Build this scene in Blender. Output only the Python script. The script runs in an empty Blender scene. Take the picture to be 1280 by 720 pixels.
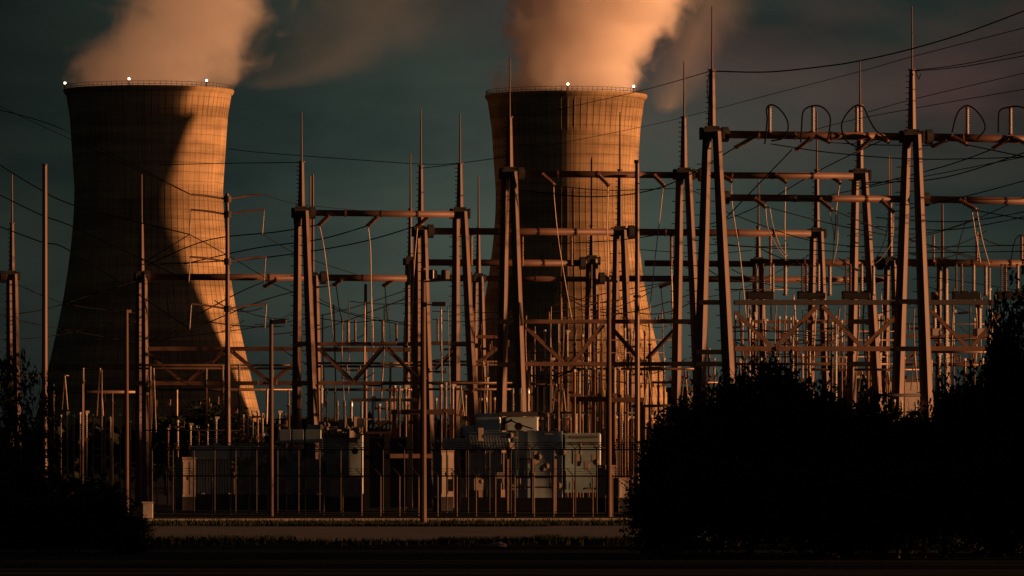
import bpy, math, random
from mathutils import Vector, Matrix

R = random.Random(7)
sc = bpy.context.scene
COL = sc.collection
F = 7680.0          # focal length in photo pixels (1280 wide): a long telephoto
HZ = 585.0          # horizon row
CH = 3.0            # camera height

def D(d):
    """depth index of the plan -> metres from the camera (negative: metres already)"""
    if d < 0: return -d
    if d < 100: return d + 153.0
    if d < 250: return d + 256.0
    return d * 2.0
def P(px, py, d):
    d = D(d); return Vector(((px - 640.0) / F * d, d, CH + (HZ - py) / F * d))
def m(px, d):
    return px / F * D(d)
def gy(d):
    return HZ + CH * F / D(d)
def ZH(py, d):
    return CH + (HZ - py) / F * D(d)

ORD = ("first second third fourth fifth sixth seventh eighth ninth tenth eleventh twelfth thirteenth fourteenth fifteenth "
       "sixteenth seventeenth eighteenth nineteenth twentieth twenty-first twenty-second twenty-third twenty-fourth twenty-fifth "
       "twenty-sixth twenty-seventh twenty-eighth twenty-ninth thirtieth thirty-first thirty-second thirty-third thirty-fourth").split()

# ------------------------------------------------------------------ materials
def mat(name, col, rough=0.6, metal=0.0, var=0.25, scale=3.0, bump=0.0, col2=None, stretch=None, spec=0.5):
    M = bpy.data.materials.new(name); M.use_nodes = True
    nt = M.node_tree; b = nt.nodes['Principled BSDF']
    b.inputs['Roughness'].default_value = rough; b.inputs['Metallic'].default_value = metal
    b.inputs['Specular IOR Level'].default_value = spec
    tc = nt.nodes.new('ShaderNodeTexCoord'); mp = nt.nodes.new('ShaderNodeMapping')
    if stretch: mp.inputs['Scale'].default_value = stretch
    nz = nt.nodes.new('ShaderNodeTexNoise'); nz.inputs['Scale'].default_value = scale; nz.inputs['Detail'].default_value = 5
    nz.inputs['Roughness'].default_value = 0.65
    rp = nt.nodes.new('ShaderNodeValToRGB')
    c2 = col2 or tuple(c * (1 - var) for c in col)
    rp.color_ramp.elements[0].color = (*c2, 1); rp.color_ramp.elements[1].color = (*[min(1, c * (1 + var * .6)) for c in col], 1)
    rp.color_ramp.elements[0].position = .33; rp.color_ramp.elements[1].position = .68
    L = nt.links.new
    L(tc.outputs['Object'], mp.inputs['Vector']); L(mp.outputs['Vector'], nz.inputs['Vector'])
    L(nz.outputs['Fac'], rp.inputs['Fac']); L(rp.outputs['Color'], b.inputs['Base Color'])
    if bump:
        bn = nt.nodes.new('ShaderNodeBump'); bn.inputs['Strength'].default_value = bump
        L(nz.outputs['Fac'], bn.inputs['Height']); L(bn.outputs['Normal'], b.inputs['Normal'])
    return M

M_STEEL = mat('weathered_steel', (.125, .064, .036), .5, 0.0, .35, .9, stretch=(1, 1, .35))
M_RUST = mat('rusty_beam_steel', (.135, .066, .042), .6, .0, .4, .7, stretch=(.5, 1, 1))
M_GALV = mat('galvanised_steel', (.17, .105, .068), .4, .25, .3, 1.5)
M_DARK = mat('dark_steel', (.035, .03, .028), .7, .0, .3, 2)
M_WOOD = mat('timber_pole', (.105, .058, .038), .8, 0, .4, 1.2, .1, stretch=(4, 4, .4))
M_PORC = mat('brown_porcelain', (.26, .13, .08), .25, 0, .25, 2)
M_PORCG = mat('grey_porcelain', (.40, .36, .33), .25, 0, .2, 2)
M_ALU = mat('bright_aluminium', (.72, .68, .62), .35, .55, .15, 2)
M_WIRE = mat('dark_conductor', (.012, .011, .011), .9, 0, .2, 2, spec=.03)
M_WIREL = mat('bare_conductor', (.42, .31, .22), .45, .3, .2, 2)
M_GREEN = mat('pale_green_paint', (.30, .39, .40), .5, 0, .25, .8, stretch=(1, 1, .5))
M_PANEL = mat('beige_cabinet_paint', (.24, .20, .165), .6, 0, .2, 1.5)
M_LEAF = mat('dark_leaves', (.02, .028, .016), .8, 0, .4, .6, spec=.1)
M_BARK = mat('bark', (.09, .07, .055), .9, 0, .4, 3, .3)
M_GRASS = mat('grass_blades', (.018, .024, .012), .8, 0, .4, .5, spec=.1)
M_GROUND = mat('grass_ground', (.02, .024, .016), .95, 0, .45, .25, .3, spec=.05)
M_ROAD = mat('worn_road', (.16, .145, .135), .9, 0, .6, .5, .4, stretch=(.3, .9, 1), spec=.2)
M_GRAVEL = mat('gravel_yard', (.035, .033, .03), .95, 0, .4, 1.5, .3, spec=.1)
M_KERB = mat('pale_concrete_kerb', (.30, .27, .24), .85, 0, .25, 1.5)
M_WALL = mat('pale_render_wall', (.36, .32, .29), .85, 0, .25, .4)

def emis(name, col, s):
    M = bpy.data.materials.new(name); M.use_nodes = True
    b = M.node_tree.nodes['Principled BSDF']
    b.inputs['Base Color'].default_value = (.8, .8, .8, 1)
    b.inputs['Emission Color'].default_value = (*col, 1); b.inputs['Emission Strength'].default_value = s
    return M
M_LAMP = emis('beacon_glow', (1, .82, .62), 9)
M_GLASS = mat('lamp_glass', (.75, .70, .6), .15, .3, .1, 4)

def concrete():
    M = bpy.data.materials.new('tower_concrete'); M.use_nodes = True
    nt = M.node_tree; N = nt.nodes.new; L = nt.links.new; b = nt.nodes['Principled BSDF']
    b.inputs['Roughness'].default_value = .9; b.inputs['Specular IOR Level'].default_value = .15
    tc = N('ShaderNodeTexCoord'); sp = N('ShaderNodeSeparateXYZ'); L(tc.outputs['Object'], sp.inputs[0])
    at = N('ShaderNodeMath'); at.operation = 'ARCTAN2'; L(sp.outputs['Y'], at.inputs[0]); L(sp.outputs['X'], at.inputs[1])
    cb = N('ShaderNodeCombineXYZ')
    def vec(sa, sz, sd, det=4):
        ma = N('ShaderNodeMath'); ma.operation = 'MULTIPLY'; ma.inputs[1].default_value = sa; L(at.outputs[0], ma.inputs[0])
        mz = N('ShaderNodeMath'); mz.operation = 'MULTIPLY'; mz.inputs[1].default_value = sz; L(sp.outputs['Z'], mz.inputs[0])
        c = N('ShaderNodeCombineXYZ'); L(ma.outputs[0], c.inputs[0]); L(mz.outputs[0], c.inputs[1]); c.inputs[2].default_value = sd
        nz = N('ShaderNodeTexNoise'); nz.inputs['Scale'].default_value = 1; nz.inputs['Detail'].default_value = det
        nz.inputs['Roughness'].default_value = .6; L(c.outputs[0], nz.inputs['Vector'])
        return nz.outputs['Fac']
    streak = vec(22, .016, 1.0)        # vertical rain streaks
    fine = vec(60, .05, 4.0)
    band = vec(.35, .1, 7.0, 5)       # pours of different tone
    blot = vec(5, .05, 2.0)
    # lift joints
    mz = N('ShaderNodeMath'); mz.operation = 'MULTIPLY'; mz.inputs[1].default_value = 1 / 4.6; L(sp.outputs['Z'], mz.inputs[0])
    fr = N('ShaderNodeMath'); fr.operation = 'FRACT'; L(mz.outputs[0], fr.inputs[0])
    jn = N('ShaderNodeMath'); jn.operation = 'LESS_THAN'; jn.inputs[1].default_value = .09; L(fr.outputs[0], jn.inputs[0])
    # panel joints between the ribs
    ma = N('ShaderNodeMath'); ma.operation = 'MULTIPLY'; ma.inputs[1].default_value = 72 / (2 * math.pi); L(at.outputs[0], ma.inputs[0])
    fa = N('ShaderNodeMath'); fa.operation = 'FRACT'; L(ma.outputs[0], fa.inputs[0])
    ja = N('ShaderNodeMath'); ja.operation = 'LESS_THAN'; ja.inputs[1].default_value = .16; L(fa.outputs[0], ja.inputs[0])
    jx = N('ShaderNodeMath'); jx.operation = 'MULTIPLY'; L(ja.outputs[0], jx.inputs[0])
    rj = N('ShaderNodeMapRange'); rj.inputs['From Min'].default_value = .35; rj.inputs['From Max'].default_value = .6
    L(fine, rj.inputs['Value']); L(rj.outputs[0], jx.inputs[1])
    def ramp(v, a, b_, lo, hi):
        r = N('ShaderNodeMapRange'); r.inputs['From Min'].default_value = a; r.inputs['From Max'].default_value = b_
        r.inputs['To Min'].default_value = lo; r.inputs['To Max'].default_value = hi; L(v, r.inputs['Value']); return r.outputs[0]
    def mul(a, b_):
        q = N('ShaderNodeMath'); q.operation = 'MULTIPLY'; L(a, q.inputs[0]); L(b_, q.inputs[1]); return q.outputs[0]
    f = mul(ramp(streak, .35, .65, .88, 1.04), ramp(band, .42, .58, .66, 1.15))
    f = mul(f, ramp(blot, .35, .65, .84, 1.1)); f = mul(f, ramp(fine, .3, .7, .85, 1.08))
    f = mul(f, ramp(jn.outputs[0], 0, 1, 1, .7)); f = mul(f, ramp(jx.outputs[0], 0, 1, 1, .6))
    mx = N('ShaderNodeVectorMath'); mx.operation = 'SCALE'; mx.inputs[0].default_value = (.39, .275, .155)
    L(f, mx.inputs['Scale']); L(mx.outputs[0], b.inputs['Base Color'])
    return M
M_CONC = concrete()

def chainlink():
    M = bpy.data.materials.new('chain_link'); M.use_nodes = True
    nt = M.node_tree; N = nt.nodes.new; L = nt.links.new; b = nt.nodes['Principled BSDF']; out = nt.nodes['Material Output']
    b.inputs['Base Color'].default_value = (.2, .19, .18, 1); b.inputs['Roughness'].default_value = .5
    uv = N('ShaderNodeTexCoord'); sp = N('ShaderNodeSeparateXYZ'); L(uv.outputs['Object'], sp.inputs[0])
    res = []
    for s in (1, -1):
        a = N('ShaderNodeMath'); a.operation = 'MULTIPLY_ADD'; a.inputs[1].default_value = s; L(sp.outputs['Z'], a.inputs[0]); L(sp.outputs['X'], a.inputs[2])
        c = N('ShaderNodeMath'); c.operation = 'MULTIPLY'; c.inputs[1].default_value = 9; L(a.outputs[0], c.inputs[0])
        d = N('ShaderNodeMath'); d.operation = 'FRACT'; L(c.outputs[0], d.inputs[0])
        e = N('ShaderNodeMath'); e.operation = 'LESS_THAN'; e.inputs[1].default_value = .055; L(d.outputs[0], e.inputs[0]); res.append(e)
    mx = N('ShaderNodeMath'); mx.operation = 'MAXIMUM'; L(res[0].outputs[0], mx.inputs[0]); L(res[1].outputs[0], mx.inputs[1])
    tr = N('ShaderNodeBsdfTransparent'); ms = N('ShaderNodeMixShader')
    L(mx.outputs[0], ms.inputs['Fac']); L(tr.outputs[0], ms.inputs[1]); L(b.outputs[0], ms.inputs[2]); L(ms.outputs[0], out.inputs['Surface'])
    return M
M_LINK = chainlink()

# ------------------------------------------------------------------ mesh builder
ORG = {}
class MB:
    def __init__(s): s.v = []; s.f = []
    def tube(s, p0, p1, r0, r1=None, n=8, cap=True, rot=0.0):
        p0 = Vector(p0); p1 = Vector(p1); r1 = r0 if r1 is None else r1
        ax = (p1 - p0)
        if ax.length < 1e-6: return s
        ax.normalize()
        u = Vector((0, 1, 0)) if abs(ax.y) < .9 else Vector((0, 0, 1))
        a = ax.cross(u).normalized(); b = ax.cross(a)
        k = len(s.v)
        for p, r in ((p0, r0), (p1, r1)):
            for i in range(n):
                t = 2 * math.pi * i / n + rot
                s.v.append(p + (a * math.cos(t) + b * math.sin(t)) * r)
        for i in range(n):
            j = (i + 1) % n
            s.f.append((k + i, k + j, k + n + j, k + n + i))
        if cap:
            s.f.append(tuple(k + i for i in reversed(range(n)))); s.f.append(tuple(k + n + i for i in range(n)))
        return s
    def path(s, pts, r, n=5):
        pts = [Vector(p) for p in pts]; k = len(s.v); N = len(pts)
        for i, p in enumerate(pts):
            t = (pts[min(i + 1, N - 1)] - pts[max(i - 1, 0)]).normalized()
            u = Vector((0, 1, 0)) if abs(t.y) < .9 else Vector((0, 0, 1))
            a = t.cross(u).normalized(); b = t.cross(a)
            for q in range(n):
                w = 2 * math.pi * q / n
                s.v.append(p + (a * math.cos(w) + b * math.sin(w)) * r)
        for i in range(N - 1):
            for q in range(n):
                j = (q + 1) % n
                s.f.append((k + i * n + q, k + i * n + j, k + (i + 1) * n + j, k + (i + 1) * n + q))
        s.f.append(tuple(k + q for q in reversed(range(n)))); s.f.append(tuple(k + (N - 1) * n + q for q in range(n)))
        return s
    def lathe(s, p0, p1, prof, n=10):
        """prof: (fraction along p0-p1, radius)"""
        p0 = Vector(p0); p1 = Vector(p1); ax = p1 - p0; d = ax.normalized()
        u = Vector((0, 1, 0)) if abs(d.y) < .9 else Vector((0, 0, 1))
        a = d.cross(u).normalized(); b = d.cross(a); k = len(s.v)
        for f, r in prof:
            for i in range(n):
                t = 2 * math.pi * i / n
                s.v.append(p0 + ax * f + (a * math.cos(t) + b * math.sin(t)) * r)
        for q in range(len(prof) - 1):
            for i in range(n):
                j = (i + 1) % n
                s.f.append((k + q * n + i, k + q * n + j, k + (q + 1) * n + j, k + (q + 1) * n + i))
        s.f.append(tuple(k + i for i in reversed(range(n)))); s.f.append(tuple(k + (len(prof) - 1) * n + i for i in range(n)))
        return s
    def box(s, c, size, yaw=0.0, bev=0.0):
        c = Vector(c); x, y, z = (q / 2 for q in size); k = len(s.v)
        co, si = math.cos(yaw), math.sin(yaw)
        def put(a, b, h): s.v.append(c + Vector((a * co - b * si, a * si + b * co, h)))
        if bev <= 0:
            for h in (-z, z):
                for a, b in ((-x, -y), (x, -y), (x, y), (-x, y)): put(a, b, h)
            s.f += [(k + 3, k + 2, k + 1, k), (k + 4, k + 5, k + 6, k + 7)]
            for i in range(4):
                j = (i + 1) % 4; s.f.append((k + i, k + j, k + 4 + j, k + 4 + i))
        else:
            e = bev
            ring = [(-x + e, -y), (x - e, -y), (x, -y + e), (x, y - e), (x - e, y), (-x + e, y), (-x, y - e), (-x, -y + e)]
            levels = [(-z, 1), (z - e, 1), (z, None)]
            for h, full in levels:
                for a, b in ring:
                    if full: put(a, b, h)
                    else: put(a * (1 - e / x) , b * (1 - e / y), h)
            for q in range(2):
                for i in range(8):
                    j = (i + 1) % 8; s.f.append((k + q * 8 + i, k + q * 8 + j, k + q * 8 + 8 + j, k + q * 8 + 8 + i))
            s.f.append(tuple(k + i for i in reversed(range(8)))); s.f.append(tuple(k + 16 + i for i in range(8)))
        return s
    def bar(s, p0, p1, w, h):
        """rectangular bar, h measured as near vertical as the bar lets it"""
        p0 = Vector(p0); p1 = Vector(p1); ax = (p1 - p0).normalized()
        up = Vector((0, 0, 1)) if abs(ax.z) < .95 else Vector((0, 1, 0))
        a = ax.cross(up).normalized() * (w / 2); b = a.cross(ax).normalized() * (h / 2); k = len(s.v)
        for p in (p0, p1):
            for q in (-a - b, a - b, a + b, -a + b): s.v.append(p + q)
        s.f += [(k + 3, k + 2, k + 1, k), (k + 4, k + 5, k + 6, k + 7)]
        for i in range(4):
            j = (i + 1) % 4; s.f.append((k + i, k + j, k + 4 + j, k + 4 + i))
        return s
    def mesh(s, name, smooth=False):
        me = bpy.data.meshes.new(name); me.from_pydata([tuple(v) for v in s.v], [], s.f); me.update()
        if smooth: me.polygons.foreach_set('use_smooth', [True] * len(me.polygons))
        return me
    def build(s, name, M, parent=None, smooth=False, org=None):
        """org: world origin of the mesh (so object coordinates stay local)"""
        if parent is not None: o0 = ORG.get(parent.name, parent.location).copy()
        else: o0 = Vector(org) if org is not None else (s.v[0].copy() if s.v else Vector())
        s.v = [Vector(v) - o0 for v in s.v]
        o = bpy.data.objects.new(name, s.mesh(name, smooth)); COL.objects.link(o)
        o.data.materials.append(M)
        if parent is not None: o.parent = parent; ORG[o.name] = o0
        else: o.location = o0
        return o

def tag(o, label=None, cat=None, group=None, kind=None):
    if label: o['label'] = label
    if cat: o['category'] = cat
    if group: o['group'] = group
    if kind: o['kind'] = kind
    return o
def thing(name, loc, label, cat, group=None):
    o = bpy.data.objects.new(name, None); COL.objects.link(o); o.location = Vector(loc); o.empty_display_size = .3
    return tag(o, label, cat, group)
def copy_thing(o, loc, label=None, rz=None, scale=None):
    c = o.copy(); COL.objects.link(c); c.location = Vector(loc)
    if label: c['label'] = label
    if rz is not None: c.rotation_euler.z = rz
    if scale is not None: c.scale = scale
    for ch in list(o.children):
        k = ch.copy(); COL.objects.link(k); k.parent = c
        for g in list(ch.children):
            q = g.copy(); COL.objects.link(q); q.parent = k
    return c

def sheds(r, n, core=.55, ends=.06):
    """profile of a ribbed insulator"""
    pr = [(0, r * .75), (ends, r * .75), (ends, r * core)]
    for i in range(n):
        a = ends + (1 - 2 * ends) * (i + .15) / n; b = ends + (1 - 2 * ends) * (i + .55) / n; c = ends + (1 - 2 * ends) * (i + .75) / n
        pr += [(a, r * core), (b, r), (c, r * core)]
    return pr + [(1 - ends, r * core), (1 - ends, r * .75), (1, r * .75)]

# ------------------------------------------------------------------ camera, light, sky
cam = bpy.data.cameras.new('camera'); co = bpy.data.objects.new('camera', cam); COL.objects.link(co)
co.location = (0, 0, CH); co.rotation_euler = (math.radians(90), 0, 0)
cam.sensor_width = 36; cam.lens = F / 1280 * 36; cam.shift_y = (HZ - 360) / 1280; cam.clip_start = .5; cam.clip_end = 20000
sc.camera = co
AZ, EL = math.radians(87.2), math.radians(2.2)
S = Vector((math.sin(AZ) * math.cos(EL), -math.cos(AZ) * math.cos(EL), math.sin(EL)))
sl = bpy.data.lights.new('sun', 'SUN'); so = bpy.data.objects.new('sun', sl); COL.objects.link(so)
sl.energy = 5.0; sl.angle = math.radians(1.2); sl.color = (1, .42, .17)
so.rotation_euler = S.to_track_quat('Z', 'Y').to_euler(); so.location = S * 400

W = bpy.data.worlds.new('World'); sc.world = W; W.use_nodes = True
nt = W.node_tree; N = nt.nodes.new; L = nt.links.new
bg = nt.nodes['Background']; bg.inputs['Strength'].default_value = .1
sky = N('ShaderNodeTexSky'); sky.sky_type = 'NISHITA'; sky.sun_disc = False
sky.sun_elevation = EL; sky.sun_rotation = math.atan2(S.x, S.y); sky.air_density = 1.0; sky.dust_density = 1.5; sky.ozone_density = 2
tint = N('ShaderNodeMixRGB'); tint.blend_type = 'MULTIPLY'; tint.inputs['Fac'].default_value = 1; tint.inputs['Color2'].default_value = (.64, .99, 1.06, 1)
hs = N('ShaderNodeHueSaturation'); hs.inputs['Saturation'].default_value = .35; L(sky.outputs[0], hs.inputs['Color'])
L(hs.outputs[0], tint.inputs['Color1'])
tc = N('ShaderNodeTexCoord')
mp = N('ShaderNodeMapping'); mp.inputs['Scale'].default_value = (9.6, 1, 30); mp.inputs['Location'].default_value = (3.1, .4, .7)
L(tc.outputs['Generated'], mp.inputs['Vector'])
nz = N('ShaderNodeTexNoise'); nz.inputs['Scale'].default_value = 1.7; nz.inputs['Detail'].default_value = 6; nz.inputs['Roughness'].default_value = .55
L(mp.outputs[0], nz.inputs['Vector'])
# overcast deck: thick cloud high up and to one side is darker
rp = N('ShaderNodeValToRGB'); rp.color_ramp.elements[0].position = .32; rp.color_ramp.elements[1].position = .68
rp.color_ramp.elements[0].color = (.35, .42, .45, 1); rp.color_ramp.elements[1].color = (1.0, .93, .86, 1)
L(nz.outputs['Fac'], rp.inputs['Fac'])
mc = N('ShaderNodeMixRGB'); mc.blend_type = 'MULTIPLY'; mc.inputs['Fac'].default_value = 1
L(tint.outputs[0], mc.inputs['Color1']); L(rp.outputs[0], mc.inputs['Color2'])
# lit undersides of cloud (warm)
sp = N('ShaderNodeSeparateXYZ'); L(tc.outputs['Generated'], sp.inputs[0])
hi = N('ShaderNodeMapRange'); hi.inputs['From Min'].default_value = .043; hi.inputs['From Max'].default_value = .087; L(sp.outputs['Z'], hi.inputs['Value'])
rt = N('ShaderNodeMapRange'); rt.inputs['From Min'].default_value = -.02; rt.inputs['From Max'].default_value = .073; rt.inputs['To Min'].default_value = .0; L(sp.outputs['X'], rt.inputs['Value'])
mp2 = N('ShaderNodeMapping'); mp2.inputs['Scale'].default_value = (15, 1, 42); mp2.inputs['Location'].default_value = (1.3, 0, 2.2); L(tc.outputs['Generated'], mp2.inputs['Vector'])
nz2 = N('ShaderNodeTexNoise'); nz2.inputs['Scale'].default_value = 1.3; nz2.inputs['Detail'].default_value = 5; L(mp2.outputs[0], nz2.inputs['Vector'])
n2 = N('ShaderNodeMapRange'); n2.inputs['From Min'].default_value = .38; n2.inputs['From Max'].default_value = .66; L(nz2.outputs['Fac'], n2.inputs['Value'])
w1 = N('ShaderNodeMath'); w1.operation = 'MULTIPLY'; L(hi.outputs[0], w1.inputs[0]); L(rt.outputs[0], w1.inputs[1])
w2 = N('ShaderNodeMath'); w2.operation = 'MULTIPLY'; L(w1.outputs[0], w2.inputs[0]); L(n2.outputs[0], w2.inputs[1])
wm = N('ShaderNodeMixRGB'); wm.inputs['Color2'].default_value = (2.7, 1.25, 1.12, 1)
L(w2.outputs[0], wm.inputs['Fac']); L(mc.outputs[0], wm.inputs['Color1'])
# darker, thicker cloud bank towards one side and overhead; paler strip low over the horizon
gx = N('ShaderNodeMapRange'); gx.inputs['From Min'].default_value = -.087; gx.inputs['From Max'].default_value = .007; gx.inputs['To Min'].default_value = .3; gx.inputs['To Max'].default_value = 1; L(sp.outputs['X'], gx.inputs['Value'])
gz = N('ShaderNodeMapRange'); gz.inputs['From Min'].default_value = .0; gz.inputs['From Max'].default_value = .067; gz.inputs['To Min'].default_value = 1.75; gz.inputs['To Max'].default_value = .5; L(sp.outputs['Z'], gz.inputs['Value'])
gr = N('ShaderNodeMapRange'); gr.inputs['From Min'].default_value = -.01; gr.inputs['From Max'].default_value = .085; gr.inputs['To Min'].default_value = 1; gr.inputs['To Max'].default_value = .5; L(sp.outputs['X'], gr.inputs['Value'])
g0 = N('ShaderNodeMath'); g0.operation = 'MULTIPLY'; L(gx.outputs[0], g0.inputs[0]); L(gr.outputs[0], g0.inputs[1])
gm = N('ShaderNodeMath'); gm.operation = 'MULTIPLY'; L(g0.outputs[0], gm.inputs[0]); L(gz.outputs[0], gm.inputs[1])
gv = N('ShaderNodeVectorMath'); gv.operation = 'SCALE'; L(wm.outputs[0], gv.inputs[0]); L(gm.outputs[0], gv.inputs['Scale'])
L(gv.outputs[0], bg.inputs['Color'])

sc.view_settings.view_transform = 'Standard'; sc.view_settings.look = 'None'; sc.view_settings.exposure = .35; sc.view_settings.gamma = 1
sc.cycles.volume_bounces = 14; sc.cycles.max_bounces = 16; sc.cycles.transparent_max_bounces = 16
sc.cycles.volume_step_rate = 1.0; sc.cycles.volume_max_steps = 256

# ------------------------------------------------------------------ setting: ground, road, kerb, yard
def sheet(name, pts, z, M, kind='structure', sub=None):
    b = MB(); b.v = [Vector((x, y, z)) for x, y in pts]; b.f = [tuple(range(len(pts)))]
    o = b.build(name, M, org=(0, 0, 0)); tag(o, kind=kind); return o
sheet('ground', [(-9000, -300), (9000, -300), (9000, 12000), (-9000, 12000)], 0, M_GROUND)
sheet('road', [(-15.3, 250), (-19.5, 317), (60, 322), (60, 252)], .006, M_ROAD)
sheet('gravel_yard', [(-120, 397), (140, 385), (160, 700), (-140, 700)], .008, M_GRAVEL)
kb = MB(); kb.bar((-20.6, 347, .06), (45, 359, .06), .5, .15); tag(kb.build('kerb', M_KERB), kind='structure')

def grass(name, spots, n, hmax, seed):
    r = random.Random(seed); b = MB()
    for i in range(n):
        x0, y0, x1, y1 = spots[i % len(spots)]
        x = r.uniform(x0, x1); y = r.uniform(y0, y1); h = r.uniform(.3, 1) * hmax; w = r.uniform(.02, .05); a = r.uniform(0, 6.28)
        l = Vector((r.uniform(-.4, .4), r.uniform(-.4, .4), 0)) * h; k = len(b.v)
        dx, dy = math.cos(a) * w, math.sin(a) * w
        b.v += [Vector((x - dx, y - dy, 0)), Vector((x + dx, y + dy, 0)), Vector((x, y, h)) + l]; b.f.append((k, k + 1, k + 2))
    o = b.build(name, M_GRASS, org=(0, 0, 0)); return o
tag(grass('grass', [(-20, 318, 12, 330), (-20, 238, 8, 249), (-20, 330, 12, 345), (-3, 247, 6, 253), (-17, 249, -9, 256), (-12, 314, 2, 319), (1, 246, 2, 258)], 20000, .28, 3), 'dark uncut grass along the edges of the road', 'grass', kind='stuff')

# ------------------------------------------------------------------ cooling towers
def tower(px, ytop, wtop, d, throat_y, throat_w, prof_px, label, lamps):
    cx = (px - 640) / F * d; T = thing('cooling_tower', (cx, d, 0), label, 'cooling tower', 'cooling towers of the power station')
    H = CH + (HZ - ytop) / F * d
    pts = []                                  # (z, r) from silhouette samples
    for y, w in prof_px: pts.append((CH + (HZ - y) / F * d, w / F * d / 2))
    pts.sort()
    def rad(z):
        for (z0, r0), (z1, r1) in zip(pts, pts[1:]):
            if z <= z1:
                t = (z - z0) / (z1 - z0); return r0 + (r1 - r0) * t
        return pts[-1][1]
    rows = 90; raw = [rad(H * i / rows) for i in range(rows + 1)]
    for _ in range(6): raw = [raw[0]] + [(raw[i - 1] + raw[i] * 2 + raw[i + 1]) / 4 for i in range(1, rows)] + [raw[-1]]
    NR = 72; offs = ((0, 0), (.10, 0), (.12, .09), (.2, .09), (.22, 0)); seg = NR * len(offs)
    b = MB()
    for i, r in enumerate(raw):
        z = H * i / rows
        for q in range(NR):
            for fo, pr in offs:
                a = 2 * math.pi * (q + fo) / NR; rr = r + pr * (0 if i > rows - 2 else 1)
                b.v.append(Vector((cx + rr * math.cos(a), d + rr * math.sin(a), z)))
    for i in range(rows):
        for q in range(seg):
            j = (q + 1) % seg; b.f.append((i * seg + q, i * seg + j, (i + 1) * seg + j, (i + 1) * seg + q))
    # rim lip and the inside face of the shell
    k = len(b.v); prof_in = [(H, raw[-1] + 1.0), (H + .9, raw[-1] + 1.0), (H + .9, raw[-1] - 1.2), (H - 60, raw[-30] - 1.2)]
    prof_in.insert(0, (H - 1.6, raw[-1] + .1))
    n2 = 96
    for z, r in prof_in:
        for q in range(n2):
            a = 2 * math.pi * q / n2; b.v.append(Vector((cx + r * math.cos(a), d + r * math.sin(a), z)))
    for i in range(len(prof_in) - 1):
        for q in range(n2):
            j = (q + 1) % n2; b.f.append((k + i * n2 + q, k + i * n2 + j, k + (i + 1) * n2 + j, k + (i + 1) * n2 + q))
    b.build('shell', M_CONC, T)
    rl = MB(); rr = raw[-1] + .5
    ring = [Vector((cx + rr * math.cos(2 * math.pi * q / 96), d + rr * math.sin(2 * math.pi * q / 96), 0)) for q in range(97)]
    for h in (1.6, 2.9): rl.path([p + Vector((0, 0, H + h)) for p in ring], .1, 4)
    for p in ring[:-1]: rl.tube(p + Vector((0, 0, H + .9)), p + Vector((0, 0, H + 2.9)), .1, n=4)
    rl.build('railing', M_DARK, T)
    for lx in lamps:
        u = max(-.99, min(.99, (lx - px) / (wtop / 2))); a = math.asin(u)
        p = Vector((cx + rr * math.sin(a), d - rr * math.cos(a), H + .9))
        lm = MB().tube(p, p + Vector((0, 0, 2.6)), .25, n=6).build('beacon', M_DARK, T)
        MB().lathe(p + Vector((0, 0, 2.5)), p + Vector((0, 0, 3.5)), [(0, .15), (.15, .4), (.5, .5), (.85, .4), (1, .15)], 10).build('lamp', M_LAMP, lm)
    return T, H, raw[-1], cx, d
DL, DR = 3024.0, 2946.2
LT = tower(186, 115, 208, DL, 235, 184,
      [(115, 208), (130, 202), (150, 196), (180, 190), (210, 186), (240, 185), (270, 187), (300, 192), (340, 202), (380, 215), (420, 232), (460, 250), (500, 269), (530, 283), (600, 316)],
      'larger concrete cooling tower, mostly in shadow, with three rim beacons', (84, 168, 261))
RT = tower(707.5, 121.5, 198, DR, 250, 176,
      [(121, 198), (135, 193), (160, 186), (200, 179), (240, 175), (270, 176), (300, 181), (340, 191), (380, 204), (420, 221), (460, 239), (500, 258), (530, 272), (600, 305)],
      'smaller sunlit cooling tower behind the tall gantries, two bright rim beacons', (709, 790))

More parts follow.
